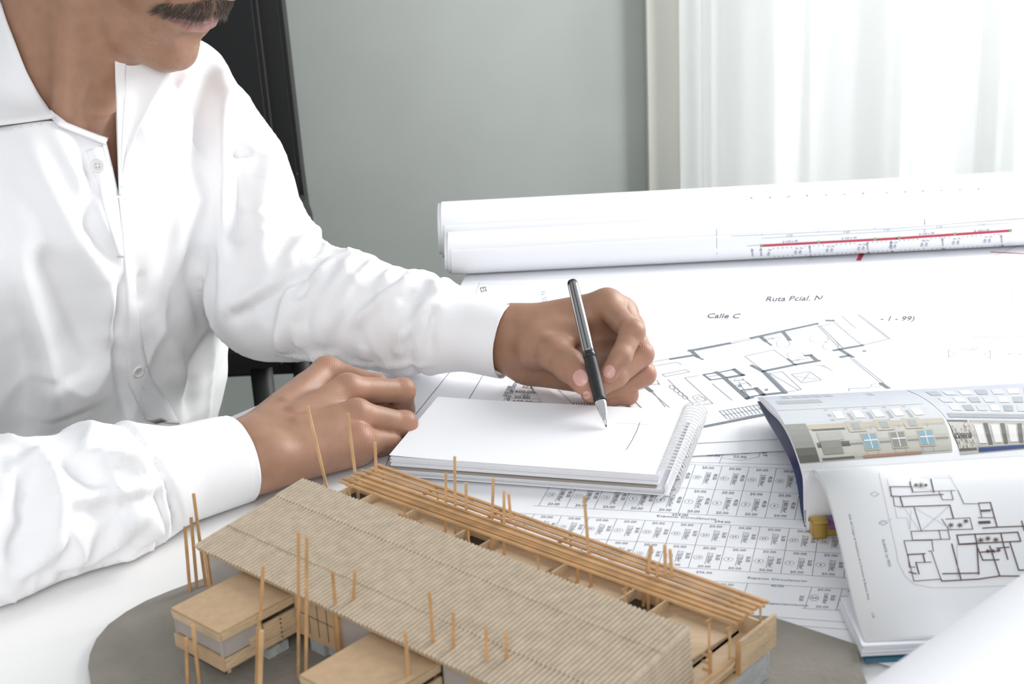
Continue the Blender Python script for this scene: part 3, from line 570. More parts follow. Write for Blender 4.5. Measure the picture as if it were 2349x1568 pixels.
for i, u_ in enumerate((.38,.56,.74)):
    P1(.58,.72,u_,u_+.11,cJ,.0006); P1(.61,.69,u_+.03,u_+.08,cK,.0007)
    P1(.74,.93,u_+.06,u_+.165,cJ,.0006); P1(.755,.915,u_+.068,u_+.155,(cD,cE,cD)[i],.0007); P1(.755,.915,u_+.108,u_+.114,cG,.0008); P1(.82,.835,u_+.068,u_+.155,cG,.0008)
for u_ in (.45,.52,.63,.70,.81,.88): P1(.66,.985,u_,u_+.003,cE,.0006)
P1(.845,.855,.36,.99,cE,.00055,8); P1(.975,1.0,.42,.80,cI,.0007)
# second photograph, cut by the frame
for r in range(3):
    for i in range(7): P2(.08+r*.14,.17+r*.14,.10+i*.13+r*.02,.19+i*.13+r*.02,(cK,cF,cG)[(i+r)%3],.0005,2)
P2(.50,.56,.05,1,cK,.0005,6); P2(.60,.97,.0,.22,cC,.0005); P2(.60,.94,.24,1,cB,.0005,6); P2(.95,.995,.24,1,cH,.0006,6)
for i in range(4): P2(.66,.90,.27+i*.19,.36+i*.19,cG,.0006,2); P2(.64,.92,.38+i*.19,.43+i*.19,cC,.0006,2)
for i in range(40): q0 = .01+random.random()*.2; t0 = .6+random.random()*.33; P2(t0,t0+.03,q0,q0+.012,random.choice([cE,cJ,cI,cG]),.0007,1)
pr.build('facade_photographs', far)
# ================================================================ architectural model on its grey board
am = empty('architectural_model', (-.02,.74,.002), 'balsa and corrugated card model of a long house with a slatted pergola', 'scale model')
O_ = Vector((-.142,.842,0)); U_ = Vector((.737,-.676,0)).normalized(); Vv = Vector((-U_.y*-1*-1, -.737, 0)); Vv = Vector((-.676,-.737,0)).normalized()
XF = Matrix(((U_.x,Vv.x,0,O_.x),(U_.y,Vv.y,0,O_.y),(0,0,1,0),(0,0,0,1)))
def L(u_, v_, z): return XF @ Vector((u_, v_, z))
def mbox(name, lo, hi, mm, bev=0):
    bm = bmesh.new(); add_box(bm, lo, hi, bev, 0, XF); bmesh.ops.recalc_face_normals(bm, faces=bm.faces); return obj(name, bm, mm, am)
ZB = .0058
pb = [at(*p, .004) for p in ((203,1535),(207,1505),(222,1470),(250,1437),(290,1408),(335,1383),(385,1362),(430,1345),(500,1320))] + [at(1400,1400,.004), at(1770,1419,.004), at(1966,1484,.004), at(1975,1540,.004)] + [Vector((.183,.60,0)), Vector((.20,.50,0)), Vector((.0,.40,0)), Vector((-.2,.50,0)), at(220,1640,.004)]
bm = bmesh.new(); add_prism(bm, [(p.x,p.y) for p in pb], .0030, ZB); obj('base_board', bm, 'board', am)
# roof: three strips of corrugated card, ribs running across
def zroof(v_): return .0600 - .010*v_/.087
def corr(name, u0, u1, v0, v1, lift, nrib):
    V_ = []; n = nrib*8
    vs_ = [v0, v0+(v1-v0)*.33, v0+(v1-v0)*.66, v1]
    for j, v_ in enumerate(vs_):
        for i in range(n+1):
            u_ = u0+(u1-u0)*i/n; jag = (.0010*math.sin((i//8)*12.9898)**2 if j in (0,3) else 0)*(1 if j == 3 else -1)
            V_.append(L(u_, v_+jag*.5, zroof(v_)+lift+.0014*abs(math.sin(math.pi*i/8))**.8))
    F_ = [(j*(n+1)+i, j*(n+1)+i+1, (j+1)*(n+1)+i+1, (j+1)*(n+1)+i) for j in range(3) for i in range(n)]
    o = pyd(name, V_, F_, 'kraft', am); solid(o, .0004, 0); return o
corr('roof_sheet', 0, .305, -.001, .0225, .0006, 101); corr('roof_sheet', .0008, .305, .0218, .0615, .0003, 101); corr('roof_sheet', 0, .306, .0610, .0875, .0, 101)
mbox('roof_board', (.002,.001,.052), (.302,.084,.0535), 'fibre') if False else None
bm = bmesh.new(); q = [(.002,.001,zroof(.001)-.0022),(.303,.001,zroof(.001)-.0022),(.303,.0862,zroof(.0862)-.0022),(.002,.0862,zroof(.0862)-.0022)]
vs = [bm.verts.new(L(*p)) for p in q] + [bm.verts.new(L(p[0],p[1],p[2]+.0018)) for p in q]
for f in ((3,2,1,0),(4,5,6,7),(0,1,5,4),(1,2,6,5),(2,3,7,6),(3,0,4,7)): bm.faces.new([vs[i] for i in f])
obj('roof_board', bm, 'fibre', am)
# corrugated gable wall at the right end: ribs horizontal, running across
def gable(u_, v_): 
    z = ZB + (zroof(.087*v_)+.0005-ZB)*(1-u_); return None
V_ = []; nr_ = 18; n = nr_*6; cols = 6
for j in range(cols+1):
    v_ = -.001+.088*j/cols
    for i in range(n+1):
        t_ = i/n; z = .0075+(zroof(v_)+.0006-.0075)*(1-t_); V_.append(L(.3045+.0009*abs(math.sin(math.pi*i/6))+.004*t_, v_, z))
F_ = [(j*(n+1)+i, j*(n+1)+i+1, (j+1)*(n+1)+i+1, (j+1)*(n+1)+i) for j in range(cols) for i in range(n) if not (j in (2,3) and i > n*.42)]
o = pyd('gable_sheet', V_, F_, 'kraft', am); solid(o, .0004, 0)
mbox('gable_backing', (.3005,.0,.0075), (.3025,.082,.050), 'dark')  # dark plate stands in for the shade behind the gable opening
# long front wall panels below the roof
zt = lambda v_: zroof(v_)-.0024
mbox('wall_panel', (.086,.080,.0215), (.121,.0815,.0484), 'fibre'); mbox('wall_panel', (.126,.080,.0215), (.155,.0812,.0484), 'acetate'); mbox('wall_panel', (.206,.080,.0215), (.225,.0812,.0484), 'acetate'); mbox('wall_panel', (.225,.080,.0215), (.300,.0815,.0484), 'fibre')
mbox('wall_panel', (.004,.079,.0215), (.040,.0802,.0484), 'acetate'); mbox('wall_panel', (.121,.0795,.010), (.126,.0830,.0484), 'stick')
mbox('wall_rail', (.004,.0785,.0200), (.300,.0825,.0218), 'fibre'); mbox('wall_rail', (.004,.0795,.0472), (.300,.0850,.0486), 'stick')
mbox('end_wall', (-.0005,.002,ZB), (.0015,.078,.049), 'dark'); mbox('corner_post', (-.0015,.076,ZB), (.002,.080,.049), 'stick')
mbox('back_wall', (.003,.001,ZB), (.300,.003,.056), 'balsa'); mbox('inner_floor', (.003,.004,.0190), (.300,.079,.0205), 'balsa')
for u_ in (.050,.090,.120,.17,.215,.26): mbox('pier', (u_,.064,ZB), (u_+.012,.076,.0188), 'foam')
mbox('pier', (.086,.070,ZB), (.118,.073,.0188), 'foam'); mbox('stair_block', (.060,.083,ZB), (.078,.098,.0120), 'foam')
for u_ in (.098,.106,.114): mbox('wall_joint', (u_,.0815,.0225), (u_+.0003,.0818,.0475), 'dark')
mbox('wall_joint', (.087,.0815,.034), (.120,.0818,.0343), 'dark')
# cantilevered boxes
def room(u0, u1, v0, v1):
    z0, z1 = .0185, .0440
    mbox('box_roof', (u0,v0,z1-.0012), (u1,v1,z1), 'fibre', .0002)
    for k in range(3): mbox('eave_slat', (u0+.0003*k,v1-.001,z1-.0032-.0016*k), (u1-.0003*k,v1+.0004-.0002*k,z1-.0014-.0016*k), 'balsaend')
    for k in range(3): mbox('eave_slat', (u1-.001,v0,z1-.0032-.0016*k), (u1+.0004-.0002*k,v1-.0012,z1-.0014-.0016*k), 'balsaend')
    mbox('box_floor', (u0,v0,z0), (u1,v1,z0+.0012), 'fibre')
    mbox('front_panel', (u0,v1-.0012,z0+.001), (u1,v1+.0006,z0+.0090), 'fibre')
    for k in range(5): mbox('side_slat', (u1-.0012,v0+(0 if k<3 else .0),z0+.001+.0021*k), (u1+.0004+.0002*(k%2),v1-(.0014 if k < 3 else .020),z0+.0029+.0021*k), 'balsaend')
    for k in range(2): mbox('side_slat', (u1-.0012,v0,z0+.0115+.0022*k), (u1+.0004,v0+.024,z0+.0135+.0022*k), 'balsaend')
    mbox('front_window', (u0+.001,v1-.0022,z0+.009), (u1-.001,v1-.0016,z1-.006), 'acetate'); mbox('side_window', (u1-.0020,v0+.024,z0+.0075), (u1-.0014,v1-.001,z1-.006), 'acetate')
    mbox('box_wall', (u0,v0,z0+.001), (u0+.0012,v1-.002,z1-.0012), 'fibre'); mbox('mullion', (u1-.0022,v1-.0022,z0+.009), (u1-.0008,v1-.0006,z1-.006), 'acetate'); mbox('mullion', (u0,v1-.002,z0+.009), (u0+.001,v1-.001,z1-.006), 'acetate')
    for k in range(5): mbox('dowel_end', (u1+.0004,v0+.012,z0+.0022+.0029*k), (u1+.0009,v0+.0128,z0+.0032+.0029*k), 'dark')
    for u_, v_ in ((u0+.002,v1-.006),(u1-.004,v1-.006)): mbox('foot', (u_,v_,z0-.0035), (u_+.002,v_+.002,z0), 'balsaend')
    mbox('floor_beam', (u0+.003,v1-.004,z0-.004), (u1-.003,v1-.0025,z0), 'dark')
room(.0405,.0850,.080,.134); room(.1530,.2030,.080,.134); room(.262,.298,.080,.134)
# deck behind the roof, with its boxes and pergola
mbox('deck', (-.006,-.058,.0285), (.300,.0,.0300), 'balsa')
mbox('deck', (.298,-.060,.0285), (.315,.030,.0300), 'balsa')
for u0, u1 in ((-.006,.016),(.102,.124),(.232,.254)):
    mbox('skylight_side', (u0,-.050,.0300), (u0+.0012,-.020,.0372), 'balsa'); mbox('skylight_side', (u1,-.050,.0300), (u1+.0012,-.020,.0372), 'balsa')
    mbox('skylight_side', (u0,-.052,.0300), (u1+.0012,-.050,.0372), 'balsa'); mbox('skylight_side', (u0,-.0205,.0300), (u1+.0012,-.0195,.0340), 'stick'); mbox('skylight_well', (u0+.0012,-.050,.0302), (u1,-.021,.0310), 'dark')  # well floor coloured dark in place of the shade in the hole
for u_ in (.054,.180): mbox('deck_partition', (u_,-.052,.0300), (u_+.0012,-.006,.0362), 'balsa'); mbox('deck_partition', (u_-.002,-.036,.0360), (u_+.020,-.0345,.0372), 'stick')
for u0, u1 in ((.020,.052),(.062,.098),(.130,.172),(.188,.228),(.262,.298)):      # tilted trays
    bm = bmesh.new(); A = [(u0,-.048,.0305),(u1,-.048,.0305),(u1,-.012,.0335),(u0,-.012,.0335)]; vs = [bm.verts.new(L(*p)) for p in A]+[bm.verts.new(L(p[0],p[1],p[2]+.0012)) for p in A]
    for f in ((3,2,1,0),(4,5,6,7),(0,1,5,4),(1,2,6,5),(2,3,7,6),(3,0,4,7)): bm.faces.new([vs[i] for i in f])
    obj('deck_tray', bm, 'balsa', am)
mbox('parapet', (-.006,-.0600,.0240), (.318,-.0585,.0400), 'balsa')
mbox('parapet', (.3165,-.0640,.0250), (.3185,-.0290,.0445), 'balsaend'); mbox('corner_post', (.3160,-.0290,.0240), (.3185,-.0275,.0440), 'stick')
mbox('parapet', (-.008,-.060,.0240), (-.006,-.018,.0345), 'stick')
mbox('handrail', (.3140,-.0275,.0330), (.3160,.0500,.0345), 'stick2'); mbox('handrail', (.3145,-.0275,.0270), (.3160,.0500,.0282), 'stick2'); mbox('balcony_edge', (.3140,-.0275,.0225), (.3175,.0500,.0245), 'balsaend')
for k in range(3): mbox('ladder_rung', (.3068,-.0105+.0,.0330+.0045*k), (.3120,-.0095,.0342+.0045*k), 'stick')
mbox('ladder_stile', (.3112,-.0110,.0315), (.3124,-.0090,.0455), 'stick')
mbox('foundation_slab', (.000,-.060,ZB), (.3170,-.006,.0225), 'foam', .0006); mbox('foundation_slab', (.3060,-.006,ZB), (.3175,.060,.0215), 'foam', .0006)
NP = 13
for k in range(NP):
    t_ = k/(NP-1); v_ = -.0235-.033*t_; vr = -.0305-.0285*t_
    a = L(.010+.004*t_+random.uniform(-.0015,.0015), v_, .0535+.0022*(k%2)*.4); b = L(.3165-.002*(1-t_)+random.uniform(-.001,.001), vr, .0535+.0018*(k%2)*.5)
    mid = (a+b)/2 + Vector((random.uniform(-1,1)*.0006, random.uniform(-1,1)*.0006, random.uniform(-.0004,.0006)))
    bm = bmesh.new(); add_bar(bm, a, mid, .0013, .0015); add_bar(bm, mid, b, .0013, .0015); obj('pergola_slat', bm, 'stick' if k % 3 else 'stick2', am)
for u_ in (.016,.068,.124,.180,.244,.300,.3130):
    bm = bmesh.new(); add_bar(bm, L(u_,-.024,.0520), L(u_,-.058,.0520), .0013, .0014); obj('pergola_beam', bm, 'stick', am)
    for v_ in (-.0265,-.0565): bm = bmesh.new(); add_bar(bm, L(u_,v_,.0300), L(u_,v_,.0520), .0012, .0012, (0,1,0)); obj('pergola_post', bm, 'stick2', am)
# free-standing tree sticks stuck round the model
def stk(tx, ty, bx, by, zb, r=.0009, mm='stick', n=4):
    b = at(bx, by, zb); t = atY(tx, ty, b.y); bm = bmesh.new(); t = t
    add_bar(bm, b, t, r*2, r*2, (0,1,0)); return obj('stick', bm, mm, am)
for a in ((424,1208,436,1356,ZB),(438,1187,452,1345,ZB),(444,1132,472,1342,ZB),(604,1297,597,1420,.044),(685,1220,685,1552,ZB),(704,1232,702,1600,ZB),(763,1312,778,1490,.0225),(814,1310,807,1478,.024),(985,1357,1002,1590,.020),(1040,1402,1040,1600,.022),(930,1450,940,1600,.03),(1115,1440,1117,1600,.03),(1161,1450,1164,1600,.03),(442,1433,462,1600,ZB),(427,1462,432,1600,ZB),(592,1440,588,1600,ZB)):
    stk(*a)
stk(592,1418,599,1450,.030,.0012,'stick2'); stk(600,1446,596,1610,ZB,.0013,'stick2')
for a in ((705,930,752,1127,.03),(797,948,823,1150,.0302),(860,1014,863,1083,.0535),(1023,1085,1022,1225,.03),(1043,1047,1045,1235,.03),(1069,1107,1070,1245,.03),(1132,1097,1126,1265,.03),(1156,1125,1157,1280,.03),(1167,1133,1172,1200,.052),(1340,1138,1357,1350,.03),(1325,1285,1325,1342,.03),(1494,1250,1475,1393,.03),(1486,1325,1487,1402,.03),(1507,1290,1508,1405,.03),(1525,1250,1527,1325,.052),(1537,1260,1542,1328,.052)):
    stk(*a, mm='stick2')
# ================================================================ the man: signed-distance modelling, meshed into continuous skins
def A3(v): return np.array(v, dtype=np.float32)
def sm(a, b, k): 
    h = np.clip(.5+.5*(b-a)/k, 0, 1); return b*(1-h)+a*h - k*h*(1-h)
def cone(p, a, b, ra, rb):
    a = A3(a); b = A3(b); d = b-a; t = np.clip(((p-a)@d)/max(float(d@d),1e-12), 0, 1); return np.linalg.norm(p-a-t[:,None]*d, axis=1) - (ra+(rb-ra)*t)
def ell(p, c, r, Rm=None):
    q = p-A3(c); q = q@Rm if Rm is not None else q; r = A3(r); k0 = np.linalg.norm(q/r, axis=1); k1 = np.linalg.norm(q/(r*r), axis=1); return k0*(k0-1)/np.maximum(k1,1e-9)
def chain(p, pts, k=.004):
    d = None
    for (a, ra), (b, rb) in zip(pts, pts[1:]):
        c = cone(p, a, b, ra, rb); d = c if d is None else sm(d, c, k)
    return d
def surfnet(f, lo, hi, h, B=8, slack=1.25):
    lo = A3(lo); hi = A3(hi); N = np.ceil((hi-lo)/h/B).astype(int)*B; nb_ = N//B
    g = np.stack(np.meshgrid(*[np.arange(n) for n in nb_], indexing='ij'), -1).reshape(-1,3)
    cc = lo + (g*B + B/2)*h; fc = f(cc.astype(np.float32)); act = np.abs(fc) < h*B*.87*slack
    S = np.repeat(np.repeat(np.repeat(np.where(fc.reshape(nb_) < 0, -1, 1).astype(np.float32), B, 0), B, 1), B, 2)
    off = np.stack(np.meshgrid(*[np.arange(B)]*3, indexing='ij'), -1).reshape(-1,3); ga = g[act]
    for s_ in range(0, len(ga), 400):
        idx = (ga[s_:s_+400,None,:]*B + off[None]).reshape(-1,3); S[idx[:,0],idx[:,1],idx[:,2]] = f((lo+idx*h).astype(np.float32))
    ins = S < 0; c = np.zeros(tuple(np.array(S.shape)-1), np.int8); sh = c.shape
    for i in (0,1):
        for j in (0,1):
            for k in (0,1): c += ins[i:i+sh[0], j:j+sh[1], k:k+sh[2]]
    cells = np.argwhere((c > 0) & (c < 8)); idm = -np.ones(sh, np.int32); idm[tuple(cells.T)] = np.arange(len(cells))
    acc = np.zeros((len(cells),3)); cnt = np.zeros(len(cells))
    cor = [(i,j,k) for i in (0,1) for j in (0,1) for k in (0,1)]
    for a in cor:
        for ax in range(3):
            if a[ax]: continue
            b = list(a); b[ax] = 1
            sa = S[cells[:,0]+a[0],cells[:,1]+a[1],cells[:,2]+a[2]]; sb = S[cells[:,0]+b[0],cells[:,1]+b[1],cells[:,2]+b[2]]; m_ = (sa < 0) != (sb < 0)
            t = np.zeros(len(cells)); t[m_] = sa[m_]/(sa[m_]-sb[m_]); p = np.tile(np.array(a, float), (len(cells),1)); p[:,ax] += t; acc[m_] += p[m_]; cnt[m_] += 1
    V_ = lo + (cells + acc/cnt[:,None])*h; F_ = []
    for ax in range(3):
        o1, o2 = [(1,2),(2,0),(0,1)][ax]
        sl = [slice(None)]*3; s2 = [slice(None)]*3; sl[ax] = slice(0,-1); s2[ax] = slice(1,None)
        e = np.argwhere(ins[tuple(sl)] != ins[tuple(s2)]); e = e[(e[:,o1] > 0) & (e[:,o2] > 0) & (e[:,o1] < sh[o1]) & (e[:,o2] < sh[o2]) & (e[:,ax] < sh[ax])]
        fl = ins[tuple(e.T)]
        def cid(d1, d2): q = e.copy(); q[:,o1] -= d1; q[:,o2] -= d2; return idm[tuple(q.T)]
        q = np.stack([cid(1,1), cid(0,1), cid(0,0), cid(1,0)], 1); q[~fl] = q[~fl][:,::-1]; F_.append(q)
    F_ = np.concatenate(F_); F_ = F_[(F_ >= 0).all(1)]
    for _ in range(2):                         # settle the vertices on the surface
        e_ = h*.3; V32 = V_.astype(np.float32); f0 = f(V32); G = np.stack([f(V32+A3(d)) for d in ((e_,0,0),(0,e_,0),(0,0,e_))], 1) - f0[:,None]; G /= e_
        g2 = np.maximum((G**2).sum(1), .2); st = np.clip(f0/g2, -h*.6, h*.6); V_ = V_ - G*st[:,None]
    return V_, F_
def np_mesh(name, V_, F_, smooth=True):
    me = bpy.data.meshes.new(name); me.vertices.add(len(V_)); me.vertices.foreach_set('co', V_.astype(np.float32).ravel()); n = len(F_)
    me.loops.add(n*4); me.loops.foreach_set('vertex_index', F_.astype(np.int32).ravel()); me.polygons.add(n); me.polygons.foreach_set('loop_start', np.arange(n, dtype=np.int32)*4)
    me.polygons.foreach_set('use_smooth', np.ones(n, bool)); me.update(calc_edges=True); me.validate(); return me
def nrand(P, s, seed=0):                      # smooth 3-D noise, -1..1
    r = np.random.RandomState(seed); o = np.zeros(len(P))
    for k in range(7):
        d = r.normal(size=3); d /= np.linalg.norm(d); o += np.sin((P@d)*s*(.6+r.rand()*1.1)*6.283 + r.rand()*6.28 + 1.3*np.sin((P@r.normal(size=3))*s*2.2+r.rand()*6))
    return o/4.2
# ---- head frame
yaw, pitch, hroll = math.radians(HEAD[0]) if 'HEAD' in globals() else math.radians(-42), math.radians(29), math.radians(0)
hf = Vector((math.cos(yaw)*math.cos(pitch), math.sin(yaw)*math.cos(pitch), -math.sin(pitch)))
hl = Vector((-math.sin(yaw), math.cos(yaw), 0)); hu = hf.cross(hl); 
hl, hu = hl*math.cos(hroll)+hu*math.sin(hroll), hu*math.cos(hroll)-hl*math.sin(hroll)
HR = np.array([hf, hl, hu], dtype=np.float32).T        # columns: local axes in world
lip_w = atY(483, 60, 1.165); HO = A3(lip_w) - HR@A3((.098,0,-.068))
def hw(x, y, z): return HO + HR@A3((x,y,z))
NB = A3((-.398,1.245,.165)); NOTCH = A3((-.362,1.182,.165))
def head(p):
    q = (p-HO)@HR; qa = q.copy(); qa[:,1] = np.abs(qa[:,1])
    d = ell(q, (-.012,0,.035), (.097,.076,.088))
    d = sm(d, ell(q, (.030,0,-.030), (.062,.060,.072)), .03)
    jaw = chain(qa, [((-.004,.050,-.040),.021), ((.002,.047,-.074),.018), ((.036,.031,-.102),.0155), ((.058,.008,-.117),.014)], .012)
    d = sm(d, jaw, .024)
    d = sm(d, ell(q, (.050,0,-.080), (.034,.033,.028)), .015)
    d = sm(d, ell(q, (.0600,0,-.1145), (.0165,.0190,.0160)), .012)          # chin
    d = sm(d, ell(qa, (.050,.036,-.030), (.030,.024,.028)), .02)        # cheeks
    d = sm(d, ell(q, (.072,0,-.056), (.0240,.028,.0180)), .012)             # upper-lip mound
    d = sm(d, cone(q, (.086,0,.008), (.110,0,-.024), .0085, .0115), .012)
    d = sm(d, ell(qa, (.097,.014,-.029), (.011,.0075,.0085)), .005)      # nostril wings
    d = sm(d, cone(qa, (.084,.010,.020), (.072,.042,.020), .009, .007), .012)  # brow
    d = -sm(-d, ell(qa, (.094,.031,.003), (.018,.015,.012)), .008)      # eye sockets
    d = sm(d, ell(qa, (.0725,.031,.001), (.0125,.0135,.0125)), .003)    # lids
    d = -sm(-d, ell(qa, (.106,.0055,-.0365), (.005,.0028,.004)), .002)    # nostrils
    # lips
    d = sm(d, chain(qa, [((.0915,0,-.0620),.0056), ((.0885,.012,-.0625),.0050), ((.0730,.0290,-.0680),.0022)], .004), .004)
    d = sm(d, chain(qa, [((.0850,0,-.0738),.0070), ((.0825,.011,-.0732),.0064), ((.0725,.0270,-.0692),.0022)], .004), .0035)
    d = -sm(-d, -(-chain(qa, [((.0965,0,-.0680),.0010), ((.0925,.013,-.0680),.0010), ((.0770,.0302,-.0690),.0012)], .002)), .0022)
    d = -sm(-d, ell(q, (.0860,0,-.0915), (.0110,.020,.0080)), .007)        # hollow under the lower lip
    d = -sm(-d, chain(qa, [((.0840,.0310,-.050),.0012), ((.0750,.0385,-.070),.0016), ((.0660,.0360,-.090),.0010)], .004), .006)  # cheek fold
    # ears
    ear = ell(qa, (-.012,.079,-.004), (.019,.0075,.031)); ear = -sm(-ear, ell(qa, (-.008,.087,.000), (.011,.006,.019)), .004); d = sm(d, ear, .005)
    return d
def body_top(p):
    d = head(p)
    nk = cone(p, hw(-.040,0,-.040), NB+A3((-.034,.004,.03)), .060, .064); d = sm(d, nk, .016)
    d = sm(d, cone(p, hw(.004,0,-.085), NOTCH+A3((-.030,.010,.006)), .022, .024), .03)                       # throat
    for s_, k in ((1,1),(-1,1)):
        a = hw(-.012,.056*s_,-.052); b = NOTCH + (A3((-.010,-.014,0)) if s_ < 0 else A3((.006,.020,.0))); d = sm(d, cone(p, a, b, .0110, .0085), .022)
    # chest and shoulders, smaller than the shirt
    for s_ in (-1,):
        c0 = NOTCH + (A3((-.014,-.016,-.006)) if s_ < 0 else A3((.010,.022,-.006))); d = sm(d, cone(p, c0, (SLp if s_ > 0 else SRp)+A3((-.02,0,0)), .010, .016), .02)
    d = sm(d, torso(p, -.012), .03)
    return d
TC = A3((-.412,1.242,0)); TF = A3((.80,-.60,0)); TS = A3((.60,.80,0))
SLp, SRp = A3((-.312,1.392,.222)), A3((-.530,1.085,.212)); ELp, ERp = A3((-.212,1.222,.068)), A3((-.415,.775,.052))
WLp, WRp = A3(at(1185,785,.044)), A3(at(572,1045,.030))
def torso(p, grow=0.):
    q = p-TC; f_ = q@TF; s_ = q@TS; z = q[:,2]
    # forward lean: the chest stands ahead of the hips
    f2 = f_ - np.clip((z-.02)*.22, -.12, .03)
    P2 = np.stack([f2/.118, s_/.172, np.zeros_like(z)], 1); rad = np.linalg.norm(P2, axis=1)
    zc = np.clip((z-.10)/.15, 0, 1); shrink = 1-.40*zc**2.2; waist = 1-.06*np.exp(-((z+.12)/.10)**2)
    d = (rad-shrink*waist)*.118 - grow
    d = np.maximum(d, z-.245-grow); d = np.maximum(d, -z-.50)
    return d
def finger(p, pts, rs): return chain(p, [(a, r) for a, r in zip(pts, rs)], .004)
def hand(p, wrist, elbow, mcps, fingers, thumb, flat=1.0):
    w_ = A3(wrist); e_ = A3(elbow); ax = (w_-e_)/np.linalg.norm(w_-e_)
    c = sum(mcps)/4; across = mcps[0]-mcps[3]; across = across/np.linalg.norm(across)
    d = None
    for i, m_ in enumerate(mcps):
        off = across*(.0150-.0100*i); c1 = cone(p, w_+off, m_, .0150, (.0118,.0120,.0112,.0100)[i]); d = c1 if d is None else sm(d, c1, .012)
    fa = sm(cone(p, w_+across*.010, e_+across*.018, .0175, .028), cone(p, w_-across*.008, e_-across*.012, .0170, .030), .012); d = sm(d, fa, .016)
    d = sm(d, cone(p, w_+across*.010, mcps[0]*.45+thumb[0][1]*.0+A3(thumb[0][-3])*.55, .0130, .0085), .016)
    th = chain(p, [(a_, r_) for a_, r_ in zip(*thumb)], .008); d = sm(d, th, .020)
    out = d
    for pts, rs in fingers: out = np.minimum(out, sm(d, finger(p, pts, rs), .0065))
    return out
# ---- right hand (near): a loosely closed fist resting on the sheets
Rm = [A3(at(*q)) for q in ((750,852,.050),(797,893,.048),(818,950,.040),(822,1008,.028))]
Rf = [([Rm[0], A3(at(866,884,.038)), A3(at(893,899,.020)), A3(at(868,925,.011))], [.0105,.0088,.0080,.0070]),
      ([Rm[1], A3(at(924,896,.033)), A3(at(926,938,.012)), A3(at(880,945,.010))], [.0110,.0094,.0086,.0074]),
      ([Rm[2], A3(at(928,972,.0225)), A3(at(905,1000,.0095)), A3(at(868,985,.009))], [.0105,.0092,.0082,.0070]),
      ([Rm[3], A3(at(897,1012,.0135)), A3(at(868,1025,.0085)), A3(at(846,1015,.009))], [.0095,.0082,.0076,.0066])]
Rt = ([WRp+A3((.02,.022,-.004)), A3(at(700,905,.026)), A3(at(790,900,.014)), A3(at(850,905,.011))], [.012,.0135,.0115,.0090])
bump_ = A3(at(628,1040,.040))
def handR(p):
    d = hand(p, WRp, ERp, Rm, Rf, Rt)
    d = sm(d, ell(p, A3(at(622,1040,.034)), (.013,.013,.011)), .012)           # ulna
    d = sm(d, cone(p, WRp+A3((.006,-.012,-.006)), A3(at(822,1035,.016)), .0145, .0110), .012)   # outer edge of the palm
    for a in (0,1,2): d = sm(d, ell(p, Rm[a]+A3((0,-.001,.0035)), (.0085,.0085,.0070)), .005)        # knuckle heads
    for i in (0,1,2): d = sm(d, cone(p, WRp*.55+Rm[i]*.45+A3((0,0,.0115)), Rm[i]+A3((0,0,.0035)), .0028, .0042), .0065)  # tendons
    for i in (1,2): d = sm(d, ell(p, Rf[i][0][1]+A3((0,0,.0012)), (.0098,.0098,.0092)), .003)
    return np.maximum(d, -(p[:,2]-.0024))
# ---- left hand (far): holds the pen
Lm = [A3(at(*q)) for q in ((1392,700,.074),(1428,716,.066),(1446,752,.050),(1428,815,.034))]
Lf = [([Lm[0], A3(at(1449,762,.068)), A3(at(1424,818,.0550)), A3(at(1396,858,.0440))], [.0110,.0094,.0084,.0074]),
      ([Lm[1], A3(at(1472,812,.048)), A3(at(1412,864,.0380)), A3(at(1354,900,.0290))], [.0112,.0096,.0086,.0078]),
      ([Lm[2], A3(at(1478,858,.029)), A3(at(1425,888,.0200)), A3(at(1372,903,.0170))], [.0108,.0092,.0084,.0072]),
      ([Lm[3], A3(at(1440,905,.0130)), A3(at(1395,912,.0110)), A3(at(1352,905,.0110))], [.0098,.0080,.0076,.0066])]
Lt = ([WLp+A3((.020,.004,-.006)), A3(at(1236,800,.048)), A3(at(1275,812,.050)), A3(at(1306,838,.0470)), A3(at(1340,876,.0415))], [.0110,.0142,.0130,.0118,.0102])
def handL(p):
    d = hand(p, WLp, ELp, Lm, Lf, Lt)
    d = sm(d, cone(p, WLp+A3((.012,-.004,-.022)), A3(at(1400,880,.016)), .0150, .0110), .012)
    d = sm(d, ell(p, Lf[0][0][1]+A3((.001,0,.001)), (.0100,.0100,.0094)), .003)
    d = sm(d, ell(p, Lm[0]+A3((0,0,.002)), (.0115,.0115,.0110)), .008)
    d = sm(d, cone(p, WLp+A3((.012,.012,.018)), Lm[0]+A3((-.012,0,.004)), .0030, .0040), .007)
    d = sm(d, cone(p, WLp+A3((.014,-.006,.014)), Lt[0][2]+A3((-.004,0,.008)), .0032, .0034), .007)
    return np.maximum(d, -(p[:,2]-.0048))
def bounds(pts, pad): P_ = np.array(pts); return P_.min(0)-pad, P_.max(0)+pad
man = empty('person', (-.45,1.25,-.30), 'man with a moustache in a white button shirt, leaning over the table and writing', 'person')
pieces = []
lo, hi = hw(0,0,.0)-.14, hw(0,0,0)+.14; lo[2] = .02; hi = np.maximum(hi, [-.30,1.32,.3]); lo = np.minimum(lo, [-.52,1.10,.02]); hi[2] = HO[2]+.15
pieces.append(surfnet(body_top, lo, hi, .0023))
for fn, m_, f_, t_, w_, e_ in ((handR, Rm, Rf, Rt, WRp, ERp), (handL, Lm, Lf, Lt, WLp, ELp)):
    pts = list(m_) + [q for a in f_ for q in a[0]] + list(t_[0]) + [w_ + (e_-w_)*.22]; lo, hi = bounds(pts, .017); lo[2] = max(lo[2], -.004)
    pieces.append(surfnet(fn, lo, hi, .00125))
